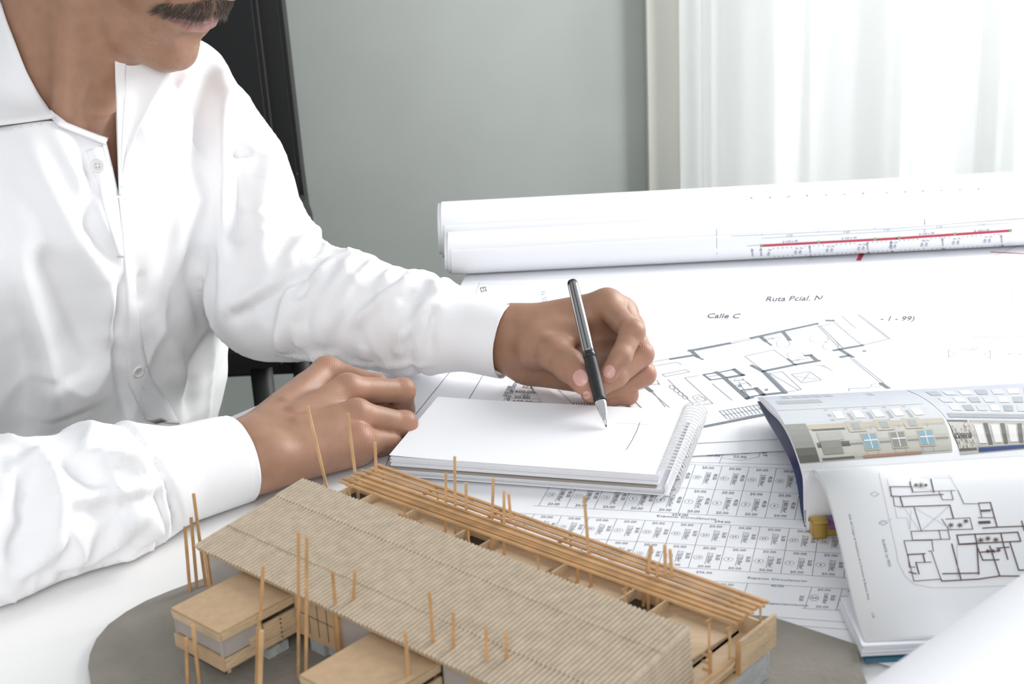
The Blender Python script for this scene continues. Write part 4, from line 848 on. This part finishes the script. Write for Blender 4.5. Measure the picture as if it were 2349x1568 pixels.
# upper arms and forearms inside the sleeves, hips and thighs
def hidden(p):
    d = torso(p, -.014); 
    d = sm(d, chain(p, [(SLp,.045),(ELp,.034),(ELp*.25+WLp*.75,.024)], .02), .02); d = sm(d, chain(p, [(SRp,.045),(ERp,.034),(ERp*.25+WRp*.75,.024)], .02), .02)
    for s_ in (1,-1): d = sm(d, chain(p, [(TC+TS*.09*s_+A3((0,0,-.30)),.085), (TC+TS*.10*s_+TF*.42+A3((0,0,-.28)),.060), (TC+TS*.10*s_+TF*.42+A3((0,0,-.70)),.045)], .02), .03)
    return np.maximum(d, p[:,2]-.10*0-.30)
pieces.append(surfnet(hidden, (-.75,.70,-.76), (-.02,1.6,.30), .009))
Vs, Fs, o_n = [], [], 0
for V_, F_ in pieces: Vs.append(V_); Fs.append(F_+o_n); o_n += len(V_)
VB = np.concatenate(Vs); FB = np.concatenate(Fs)
# fine skin relief: creases over the knuckles, pores
me = np_mesh('body', VB, FB); body = link('body', me, ['skin','lip'], man)
q = (VB-HO)@HR; fc = q[FB].mean(1)
lipm = (fc[:,0] > .070) & (np.abs(fc[:,1]) < .0290) & (fc[:,2] < -.0600-.18*np.abs(fc[:,1])) & (fc[:,2] > -.0805+.32*np.abs(fc[:,1])) & (np.arange(len(FB)) < len(Fs[0]))
me.polygons.foreach_set('material_index', lipm.astype(np.int32)); 
tone = np.zeros(len(VB))
for c_, r_, a_ in [(x_, .011, .55) for x_ in Rm] + [(f_[0][1], .010, .45) for f_ in Rf] + [(f_[0][-1], .010, .55) for f_ in Rf+Lf] + [(f_[0][1], .010, .45) for f_ in Lf] + [(Lt[0][-1], .013, .6), (Lt[0][2], .012, .3), (Rt[0][-1], .012, .4)]:
    tone = np.maximum(tone, a_*np.exp(-(np.linalg.norm(VB-c_, axis=1)/r_)**2))
at2 = me.attributes.new('tone', 'FLOAT', 'POINT'); at2.data.foreach_set('value', tone.astype(np.float32)[:len(me.vertices)])
# ---------------------------------------------------------------- shirt
def shirt_f(p):
    d = torso(p)
    d = sm(d, cone(p, SLp, TC+A3((-.03,0,.225)), .052, .060), .035); d = sm(d, cone(p, SRp, TC+A3((-.03,0,.225)), .052, .060), .035)
    def sleeve(S_, E_, W_, r): 
        ax = W_-E_; return chain(p, [(S_,r[0]),(S_*.5+E_*.5,r[1]),(E_,r[2]),(E_+ax*.30,r[3]),(E_+ax*.62,r[4]),(E_+ax*.68,r[5]),(E_+ax*1.10,r[6])], .014)
    d = sm(d, sleeve(SLp, ELp, WLp, (.056,.062,.056,.050,.043,.034,.0315)), .009)
    d = sm(d, sleeve(SRp, ERp, WRp, (.056,.060,.056,.050,.047,.037,.0310)), .022)
    d = np.maximum(d, -(p[:,2]-.0030) - 10*np.maximum(0, -(p[:,0]+.30-.9*(p[:,1]-1.04)))*0 - np.where(TBL(p), 0, 1.0))
    return d
tpoly = [(p.x, p.y) for p in e]
def TBL(p):                                      # over the table top?
    x0 = np.interp(p[:,1], [q_[1] for q_ in tpoly], [q_[0] for q_ in tpoly]); return (p[:,0] > x0-.004) & (p[:,2] > -.06)
SV, SF = surfnet(shirt_f, (-.66,.70,-.34), (.02,1.50,.32), .0034)
# drop what lies inside the cuffs etc. later; first folds
tr = BVHTree.FromPolygons([tuple(v) for v in SV], [tuple(int(i) for i in f) for f in SF])
def hitS(x, y):
    h = tr.ray_cast(EYE, ray(x, y).normalized()); return None if h[0] is None else np.array(h[0])
N_ = np.zeros_like(SV); fv = SV[SF]; fn_ = np.cross(fv[:,2]-fv[:,0], fv[:,3]-fv[:,1]); 
for k in range(4): np.add.at(N_, SF[:,k], fn_)
N_ /= np.maximum(np.linalg.norm(N_, axis=1), 1e-9)[:,None]
def ridge(pix, amp, wid, zoomf=None, sharp=2):
    pts = []
    for (x0,y0),(x1,y1) in zip(pix, pix[1:]):
        n = max(1, int(math.hypot(x1-x0, y1-y0)/25))
        for i in range(n+1):
            h = hitS(x0+(x1-x0)*i/n, y0+(y1-y0)*i/n)
            if h is not None and (not pts or .0005 < np.linalg.norm(h-pts[-1]) < .06): pts.append(h)
    if len(pts) < 2: return
    P_ = np.array(pts); lo_, hi_ = P_.min(0)-wid*3, P_.max(0)+wid*3; m_ = ((SV > lo_) & (SV < hi_)).all(1); Q = SV[m_]; best = np.full(len(Q), 1e9); bt = np.zeros(len(Q)); n = len(P_)-1
    for i in range(n):
        a, b = P_[i], P_[i+1]; d = b-a; t = np.clip(((Q-a)@d)/(d@d), 0, 1); dd = np.linalg.norm(Q-a-t[:,None]*d, axis=1); c = dd < best; best[c] = dd[c]; bt[c] = (i+t[c])/n
    tp = np.clip(np.minimum(bt, 1-bt)*5, .0, 1)**.7; DISP[m_] += 1.6*amp*np.exp(-(best/wid)**sharp)*(.25+.75*tp)
DISP = np.zeros(len(SV))
def zA(*q): return [(500+x/3.132, 500+y/3.132) for x, y in q]
for q_, a_, w_ in (
    (zA((880,270),(720,430),(580,680),(460,930)), .0065,.0075), (zA((1010,250),(900,430),(760,620),(700,880)), .0050,.0070), (zA((1130,330),(960,500),(830,720),(770,900)), .0060,.0060),
    (zA((1440,400),(1180,600),(980,750)), .0055,.0055), (zA((1610,580),(1460,680),(1310,860)), .0050,.0055), (zA((1270,370),(1180,480)), .0045,.005), (zA((1500,420),(1600,560)), .0035,.005),
    (zA((620,740),(610,900)), .004,.005), (zA((560,480),(480,720),(440,900)), .0060,.0065), (zA((1050,900),(1060,1010)), .003,.006), (zA((1330,780),(1300,980)), .0035,.005), (zA((700,440),(600,600)), -.006,.005), (zA((740,345),(420,550),(110,720)), -.0075,.0055), (zA((700,330),(400,510),(110,660)), .0065,.010), (zA((1430,520),(1300,600)), -.003,.004),
    (zA((440,965),(620,1000),(840,960),(940,1040),(1530,1050)), .0022,.003), (zA((1230,310),(1150,330),(1080,400)), .0022,.007), (zA((1560,640),(1540,760),(1520,980)), -.0035,.003),
    ([(545,330),(530,220)], .004,.006), ([(565,290),(580,210)], .004,.006), ([(600,420),(630,340),(600,240)], .0035,.009), ([(575,350),(530,345)], -.005,.005), ([(610,640),(600,500),(625,380)], .005,.011), ([(660,620),(720,530)], .004,.008), ([(545,450),(560,560)], -.004,.010),
    ([(510,230),(519,420),(521,600),(511,740)], .0050,.0085), ([(534,250),(541,420),(538,560)], -.0050,.0060),
    # torso
    ([(60,310),(95,400),(160,520),(235,640),(262,720)], .0060,.012), ([(120,300),(150,360),(210,480),(265,600)], .0050,.009), ([(10,560),(60,700),(105,820),(110,960)], .0075,.013), ([(-20,480),(20,640),(60,820),(60,1000)], -.006,.012), ([(90,560),(160,700),(215,830)], -.0060,.011), ([(180,330),(205,400),(200,520),(255,600)], -.0045,.006), ([(265,640),(262,760),(270,850),(300,960)], -.0060,.0055), ([(240,650),(250,760),(275,800)], .0045,.007),
    ([(365,190),(335,330),(330,460)], .0040,.010), ([(470,140),(455,330),(450,480),(430,620)], -.0050,.012), ([(425,180),(410,330),(400,480)], .0040,.011), ([(505,130),(515,300),(520,450)], .0050,.009), ([(400,420),(390,600),(385,700)], -.0030,.010), ([(460,560),(440,640),(470,760)], -.0030,.009), ([(430,960),(440,860),(490,760)], -.0045,.010), ([(350,720),(400,820),(430,900)], .0040,.010), ([(150,860),(170,980)], .004,.02), ([(310,700),(320,620)], -.003,.006),
    # near sleeve
    ([(10,1060),(60,1110),(80,1200),(30,1300)], -.0075,.009), ([(0,1150),(40,1080),(90,1060),(120,1110),(115,1240),(40,1330)], .0070,.0085), ([(130,1040),(190,1080),(240,1115)], -.0060,.008), ([(215,1035),(290,1050),(345,1035)], .0050,.005), ([(150,1152),(260,1137),(380,1115)], .0040,.0065), ([(150,1170),(260,1155),(380,1133)], -.0035,.0060), ([(340,1050),(320,1085)], .004,.006), ([(330,1160),(250,1250),(180,1310)], .0045,.007), ([(370,1190),(300,1270),(180,1340)], .0045,.006), ([(200,1180),(180,1260),(110,1340)], .0045,.008), ([(392,1130),(405,1190),(400,1250)], -.0045,.0035), ([(345,1040),(372,1080),(392,1130)], -.0035,.0035), ([(60,1330),(200,1300),(350,1240)], -.004,.007)):
    ridge(q_, a_, w_)
cuffm = np.zeros(len(SV))
for E_, W_ in ((ELp,WLp),(ERp,WRp)): ax = W_-E_; t = ((SV-E_)@ax)/(ax@ax); dd = np.linalg.norm(SV-E_-np.clip(t,0,1.2)[:,None]*ax, axis=1); cuffm = np.maximum(cuffm, ((t > .66) & (dd < .07)).astype(float))
slv = np.clip((np.minimum(cone(SV, ELp*.8+SLp*.2, WLp, .06, .04), cone(SV, ERp, WRp, .06, .04))*-60+.8), 0, 1)
DISP += (1-cuffm)*(nrand(SV, 9, 3)*.0020 + nrand(SV, 24, 5)*.0006 + slv*((1-np.abs(nrand(SV*[1,1,.55], 8, 21)))**4*.0045 + (1-np.abs(nrand(SV*[1.2,.7,.6], 15, 22)))**5*.0026 - .002) + (1-slv)*(1-np.abs(nrand(SV*[1.2,1.2,.35], 6, 25)))**5*.0035) + cuffm*nrand(SV, 14, 8)*.0006
for E_, W_ in ((ELp,WLp),(ERp,WRp)):
    ax = W_-E_; L_ = np.linalg.norm(ax); t = ((SV-E_)@ax)/(ax@ax); dd = np.linalg.norm(SV-E_-np.clip(t,0,1.2)[:,None]*ax, axis=1); near_ = dd < .075
    DISP += near_*(-.0032*np.exp(-((t-.665)*L_/.0028)**2) + .0012*np.exp(-((t-.69)*L_/.004)**2) - .0007*np.exp(-((t-.955)*L_/.0012)**2))
DISP = np.where((SV[:,2] < .006) & TBL(SV), np.maximum(0, DISP)*.2, DISP)
SV2 = SV + N_*DISP[:,None]
me = np_mesh('shirt', SV2, SF)
bm = bmesh.new(); bm.from_mesh(me); bm.verts.ensure_lookup_table()
def cutplane(co, no, sel, clear):
    fs = [f for f in bm.faces if sel(f.calc_center_median())]; g = set(fs) | {e_ for f in fs for e_ in f.edges} | {v for f in fs for v in f.verts}
    bmesh.ops.bisect_plane(bm, geom=list(g), dist=1e-6, plane_co=co, plane_no=no, clear_outer=clear)
for E_, W_, t_ in ((ELp,WLp,.965),(ERp,WRp,.965)):
    ax = Vector(W_-E_); co = Vector(E_)+ax*t_; wv = Vector(W_); axn = ax.normalized()
    if W_ is WRp: axn = (axn + Vector((.10,.10,.05))).normalized()
    cutplane(co, axn, lambda c: (c-wv).length < .075, False)
    dl = [f for f in bm.faces if (f.calc_center_median()-wv).length < .085 and (f.calc_center_median()-co).dot(axn) > 0]
    bmesh.ops.delete(bm, geom=dl, context='FACES')
# neck opening: cut along the two front edges and the collar line
openp = [(-260,-160),(-8,15),(60,160),(118,268),(165,296),(243,320),(258,380),(273,446),(268,300),(263,120),(300,-160)]
def fsel(c): 
    x, y = w2p(c.x, c.y, c.z); return -300 < x < 400 and -260 < y < 470 and c.y < 1.30
for (x0,y0),(x1,y1) in zip(openp[:-1], openp[1:]):
    if y0 < -100 and y1 < -100: continue
    a, b = ray(x0,y0), ray(x1,y1); cutplane(EYE, a.cross(b).normalized(), lambda c: fsel(c) and min(y0,y1)-30 < w2p(c.x,c.y,c.z)[1] < max(y0,y1)+30 and min(x0,x1)-30 < w2p(c.x,c.y,c.z)[0] < max(x0,x1)+30, False)
def inpoly(x, y, P_):
    r = False
    for (x0,y0),(x1,y1) in zip(P_, P_[1:]+P_[:1]):
        if (y0 > y) != (y1 > y) and x < (x1-x0)*(y-y0)/(y1-y0)+x0: r = not r
    return r
dl = []
for f in bm.faces:
    c = f.calc_center_median()
    if c.z < .05: continue
    x, y = w2p(c.x, c.y, c.z)
    if inpoly(x, y, openp) and ((c.y < 1.235+.0) or c.z > .20) and not (c.z < .15 and c.y > 1.2 and f.normal.dot(c-EYE) > 0): dl.append(f)
bmesh.ops.delete(bm, geom=dl, context='FACES')
dl = [f for f in bm.faces if f.calc_center_median().z < -.335 and f.normal.z < -.8]; bmesh.ops.delete(bm, geom=dl, context='FACES')
bmesh.ops.recalc_face_normals(bm, faces=bm.faces[:]); 
bm.to_mesh(me); bm.free(); me.polygons.foreach_set('use_smooth', np.ones(len(me.polygons), bool)); shirt = link('shirt', me, 'shirt', man); solid(shirt, .0009, -1)
bpy.context.view_layer.update(); tS = bvh(shirt); tB = bvh(body)
def onS(x, y, lift=.0, tree=None):
    d = ray(x, y).normalized(); h = (tree or tS).ray_cast(EYE, d)
    return None if h[0] is None else h[0] - d*lift
# placket: a doubled strip down the front edge of the upper (near) side
def ribbon(name, left, right, lift, th, mm='shirt', n=40, m_=4, parent=None, tree=None, bulge=0):
    def arc(P_, t): 
        L_ = [0]
        for a, b in zip(P_, P_[1:]): L_.append(L_[-1]+math.hypot(b[0]-a[0], b[1]-a[1]))
        s_ = t*L_[-1]; return float(np.interp(s_, L_, [q_[0] for q_ in P_])), float(np.interp(s_, L_, [q_[1] for q_ in P_]))
    G = [[None]*(m_+1) for _ in range(n+1)]
    for j in range(n+1):
        a, b = arc(left, j/n), arc(right, j/n)
        for i in range(m_+1):
            G[j][i] = onS(a[0]+(b[0]-a[0])*i/m_, a[1]+(b[1]-a[1])*i/m_, lift+bulge*math.sin(math.pi*i/m_), tree)
    last = next(g for r_ in G for g in r_ if g is not None)
    for r_ in G:
        for i in range(m_+1):
            if r_[i] is None or (r_[i]-last).length > .05: r_[i] = last
            last = r_[i]
        last = r_[0]
    # relax depth along the strip
    V_ = [tuple(v) for r_ in G for v in r_]; F_ = [(j*(m_+1)+i, j*(m_+1)+i+1, (j+1)*(m_+1)+i+1, (j+1)*(m_+1)+i) for j in range(n) for i in range(m_)]
    o = pyd(name, V_, F_, mm, parent or shirt, True); solid(o, th, 1); return o
ribbon('placket', [(272,452),(282,540),(290,700),(291,800),(292,880),(318,930),(355,1000)], [(277,452),(298,540),(318,700),(330,800),(345,860),(385,920),(420,985)], .0012, .0010, bulge=.0006)
ribbon('placket', [(196,345),(215,400),(238,470),(258,540),(268,590)], [(250,330),(258,380),(270,440),(280,520),(286,590)], .0008, .0009)
def button(px, py, r=.0052):
    c = onS(px, py, .0020); nrm = tS.ray_cast(EYE, ray(px,py).normalized())[1]; nrm = nrm if nrm.dot(ray(px,py)) < 0 else -nrm
    bm = bmesh.new(); rot = nrm.to_track_quat('Z', 'Y').to_matrix().to_4x4()
    prof = [(0,.0004),(r*.55,.0004),(r*.68,.0011),(r*.9,.0011),(r,.0005),(r*.95,-.0008),(0,-.0008)]; rings = []
    for rr, z in prof: rings.append([bm.verts.new(c + rot @ Vector((rr*math.cos(2*math.pi*k/20), rr*math.sin(2*math.pi*k/20), z))) for k in range(20)])
    for a, b in zip(rings, rings[1:]):
        for k in range(20):
            try: bm.faces.new((a[k], a[(k+1)%20], b[(k+1)%20], b[k]))
            except ValueError: pass
    bmesh.ops.remove_doubles(bm, verts=bm.verts, dist=1e-6); o = obj('button', bm, 'button', shirt, True)
    bm = bmesh.new()
    for dx, dy in ((-1,-1),(1,-1),(-1,1),(1,1)): add_tube(bm, [c+rot@Vector((dx*r*.2,dy*r*.2,.0003)), c+rot@Vector((dx*r*.2,dy*r*.2,.0006))], r*.09, 6)
    obj('button_hole', bm, 'coverboard', o); return o
button(224,380,.0058); button(318,853,.0060)

# ---- collar, far front edge, band: cloth sheets standing on the shirt and neck
def combo(*objs):
    vs, fs, n = [], [], 0
    dg = bpy.context.evaluated_depsgraph_get()
    for o in objs:
        e_ = o.evaluated_get(dg); m_ = e_.to_mesh(); vs += [o.matrix_world @ v.co for v in m_.vertices]; fs += [tuple(n+i for i in p.vertices) for p in m_.polygons]; n = len(vs); e_.to_mesh_clear()
    return BVHTree.FromPolygons(vs, fs)
tC = combo(shirt, body)
def cloth(name, rows, lift, th, n=30, m_=14, smooth_=14, parent=None, maxd=.05, mm='shirt', lifts=None, lim=None, dd=None):
    """rows: pixel polylines, interpolated across; depth comes from what lies beneath, smoothed"""
    def arc(P_, t):
        L_ = [0]
        for a, b in zip(P_, P_[1:]): L_.append(L_[-1]+math.hypot(b[0]-a[0], b[1]-a[1]))
        s_ = t*L_[-1]; return float(np.interp(s_, L_, [q_[0] for q_ in P_])), float(np.interp(s_, L_, [q_[1] for q_ in P_]))
    px = np.zeros((n+1,m_+1,2)); D = np.full((n+1,m_+1), np.nan); k = len(rows)-1
    for j in range(n+1):
        ps = [arc(r_, j/n) for r_ in rows]
        for i in range(m_+1):
            u_ = i/m_*k; a = min(int(u_), k-1); w_ = u_-a; px[j,i] = (ps[a][0]*(1-w_)+ps[a+1][0]*w_, ps[a][1]*(1-w_)+ps[a+1][1]*w_)
            h = tC.ray_cast(EYE, ray(*px[j,i]).normalized())
            if h[0] is not None and (lim is None or lim[0] < (h[0]-EYE).length < lim[1]): D[j,i] = (h[0]-EYE).length
    med = np.nanmedian(D); D[np.abs(D-med) > maxd*2] = np.nan
    for _ in range(80):
        if not np.isnan(D).any(): break
        P_ = np.pad(D, 1, constant_values=np.nan); st = np.stack([P_[:-2,1:-1],P_[2:,1:-1],P_[1:-1,:-2],P_[1:-1,2:]]); import warnings
        with warnings.catch_warnings(): warnings.simplefilter('ignore'); av = np.nanmean(st, 0)
        D = np.where(np.isnan(D), av, D)
    D0 = D.copy()
    for _ in range(smooth_):
        P_ = np.pad(D, 1, mode='edge'); D = .2*(P_[:-2,1:-1]+P_[2:,1:-1]+P_[1:-1,:-2]+P_[1:-1,2:]+D); D = np.minimum(D, D0)
    if dd is not None: D = np.array([[dd(j/n, i/m_) for i in range(m_+1)] for j in range(n+1)])
    V_ = []
    for j in range(n+1):
        for i in range(m_+1):
            lf = lift if lifts is None else lifts(j/n, i/m_); V_.append(tuple(EYE + ray(*px[j,i]).normalized()*(D[j,i]-lf)))
    F_ = [(j*(m_+1)+i, j*(m_+1)+i+1, (j+1)*(m_+1)+i+1, (j+1)*(m_+1)+i) for j in range(n) for i in range(m_)]
    o = pyd(name, V_, F_, mm, parent or shirt, True); solid(o, th, -1); return o
cloth('collar', [[(-120,-120),(-120,60),(-110,296)],[(-50,-100),(-45,90),(-30,292)],[(-8,-20),(28,110),(60,281)],[(-4,12),(30,92),(62,166),(92,222),(127,272)]], .0065, .0013, smooth_=20, lifts=lambda a, b: .0050+.0030*math.sin(math.pi*min(1,b))*1)
cloth('collar_stand', [[(108,262),(135,290),(190,312),(240,332)],[(118,252),(150,282),(200,302),(248,318)]], .0030, .0012, n=16, m_=4, smooth_=4)
hb = tS.ray_cast(EYE, ray(284,446).normalized()); dbot = (hb[0]-EYE).length; print('DBOT', dbot)
cloth('collar', [[(262,95),(264,180),(267,260),(270,360),(273,446)],[(290,100),(286,200),(283,270),(279,360),(276,450)]], .0045, .0010, n=24, m_=5, dd=lambda t, u_: dbot + (1-t)*.030 + .004*u_)
cloth('collar', [[(286,105),(284,200),(281,270),(278,360),(276,430)],[(335,125),(318,210),(302,280),(286,360),(277,430)],[(395,140),(392,172),(352,235),(318,295),(292,360),(278,432)]], .0020, .0010, n=24, m_=10, dd=lambda t, u_: dbot + (1-t)*(.032+.010*u_) + .004*math.sin(u_*3))
# ---- moustache, brows and hair
def hair_part(name, roots, parent, r=.00011, mm='hair'):
    bm = bmesh.new()
    for pts in roots: add_tube(bm, pts, [r*(1.0-.75*i/(len(pts)-1)) for i in range(len(pts))], 3, False)
    o = obj(name, bm, mm, parent); o['kind'] = 'stuff'; return o
HRm = Matrix([list(map(float, r_)) for r_ in HR]); HOv = Vector([float(v) for v in HO])
def hW(v): return HOv + HRm @ Vector(v)
def surf(ly, lz, tree=tB):
    """point on the face in head coordinates, seen from the front"""
    o_ = hW((.20, ly, lz)); h = tree.ray_cast(o_, HRm @ Vector((-1,0,0)), .3); return (h[0], h[1]) if h[0] is not None else (None, None)
rs = []
rnd = random.Random(5)
for k in range(2000):
    s_ = rnd.choice((-1,1)); t = rnd.random()**.85; ly = s_*t*.0370; top = -.0435-.0115*t**1.5; bot = -.0585-.0080*t; lz = top+(bot-top)*rnd.random()
    p, n_ = surf(ly, lz)
    if p is None: continue
    dn = HRm @ Vector((.10, s_*(.25+.75*t)+rnd.uniform(-.25,.25), -1)); dn = (dn - n_*dn.dot(n_)).normalized(); L_ = rnd.uniform(.006,.0115)*(1 if t < .8 else .8)
    o1 = n_*rnd.uniform(.0006,.0022); rs.append([p, p+dn*L_*.35+o1, p+dn*L_*.7+o1*1.3, p+dn*L_+o1*rnd.uniform(.6,1.5)])
hair_part('moustache', rs[:1750], body); hair_part('grey_hairs', rs[1750:], body, mm='greyhair')
rs = []
for k in range(500):      # sparse stubble
    s_ = rnd.choice((-1,1)); ly = s_*rnd.random()*.045; lz = rnd.uniform(-.122,-.082); p, n_ = surf(ly, lz)
    if p is None: continue
    rs.append([p-n_*.0002, p+n_*.0005+(HRm @ Vector((0,0,-.0006)))])
hair_part('stubble', rs, body, .00010)
rs = []
for k in range(500):
    s_ = rnd.choice((-1,1)); t = rnd.random(); ly = s_*(.012+.036*t); lz = .022+.006*math.sin(t*2.6)+rnd.uniform(-.003,.003); p, n_ = surf(ly, lz)
    if p is None: continue
    rs.append([p, p+HRm @ Vector((.002,s_*.004,.001)), p+HRm @ Vector((.001,s_*.008,.000))])
hair_part('eyebrows', rs, body, .00016)
def hairf(p):
    q = (p-HO)@HR; d = ell(q, (-.020,0,.042), (.101,.083,.093)); d = np.maximum(d, -(q[:,2]-(.052*np.clip((q[:,0]+.02)/.08,0,1)-.030))); return np.maximum(d, -ell(q, (.10,0,.0), (.070,.070,.060)))
lo, hi = hw(0,0,.03)-.15, hw(0,0,.03)+.15; V_, F_ = surfnet(hairf, lo, hi, .004); V_ = V_ + nrand(V_, 30, 2)[:,None]*.0015; link('hair', np_mesh('hair', V_, F_), 'hair', body)
# ---- finger nails: thin curved plates on the finger tips
def nail(cx_, cy_, ax, ay, bx, by, lift=.0004):
    """centre pixel, half-length vector (towards the tip) and half-width vector"""
    V_ = []; n = 18
    for j in range(n+1):
        for i in range(n+1):
            u_, v_ = i/n*2-1, j/n*2-1; w_ = math.sqrt(max(0,1-.80*abs(v_)**2.8)); x, y = cx_+ax*v_*(1-.18*abs(u_)**2.6)+bx*u_*w_, cy_+ay*v_*(1-.18*abs(u_)**2.6)+by*u_*w_
            h = tB.ray_cast(EYE, ray(x,y).normalized()); V_.append(None if h[0] is None else h[0] - ray(x,y).normalized()*(lift if abs(u_) < .95 and abs(v_) < .95 else -.0001))
    F_ = []
    for j in range(n):
        for i in range(n):
            q_ = (j*(n+1)+i, j*(n+1)+i+1, (j+1)*(n+1)+i+1, (j+1)*(n+1)+i)
            if all(V_[a] is not None for a in q_) and max((V_[q_[a]]-V_[q_[b]]).length for a in range(4) for b in range(4)) < .006: F_.append(q_)
    V_ = [v if v is not None else Vector((0,0,-.3)) for v in V_]; used = sorted({a for q_ in F_ for a in q_}); mp = {a: k for k, a in enumerate(used)}
    if F_: solid(pyd('fingernail', [V_[a] for a in used], [tuple(mp[a] for a in q_) for q_ in F_], 'nail', body, True), .0003, 1)
nail(1332,866, 11,17, 15,-11); nail(1397,852, -6,15, 13,6); nail(1346,906, -9,4, 4,9)
# ================================================================ pen
pa, pb_ = at(1391,979,.0208), at(1312,643,.105); pd = (pb_-pa).normalized(); PL = (pb_-pa).length
pen = empty('pen', pa, 'slim pen with striped metal barrel and black rubber grip, held over the notebook', 'pen')
prot = pd.to_track_quat('Z', 'Y').to_matrix().to_4x4(); prot.translation = pa
def lathe(name, prof, mm, n=28, stripes=None, par=None):
    bm = bmesh.new(); rings = [[bm.verts.new(prot @ Vector((r*math.cos(2*math.pi*k/n), r*math.sin(2*math.pi*k/n), z))) for k in range(n)] for z, r in prof]
    for a, b in zip(rings, rings[1:]):
        for k in range(n): f = bm.faces.new((a[k], a[(k+1)%n], b[(k+1)%n], b[k])); f.smooth = True; f.material_index = (1 if stripes and k % stripes == 0 else 0)
    bm.faces.new(rings[0][::-1]); bm.faces.new(rings[-1]); bmesh.ops.recalc_face_normals(bm, faces=bm.faces); return obj(name, bm, mm, par or pen)
lathe('ball_point', [(0,.00035),(.0006,.0005),(.0022,.0006)], 'penblack')
lathe('tip_cone', [(.0018,.0009),(.006,.0017),(.011,.0030),(.0165,.0041),(.0215,.0046),(.0225,.0045)], 'chrome')
lathe('grip', [(.0222,.0047),(.0235,.0052),(.0255,.0053),(.0262,.0050),(.045,.0052),(.060,.0051),(.0625,.0050)], 'rubber')
lathe('ring', [(.0622,.0050),(.0630,.0053),(.0668,.0053),(.0675,.0049)], 'penblack')
lathe('barrel', [(.0672,.0047),(.069,.0048),(.10,.0047),(PL-.006,.0044),(PL-.003,.0043)], ['steel','penblack'], 40, 4)
lathe('end_cap', [(PL-.003,.0043),(PL-.001,.0038),(PL,.0022)], 'penblack')
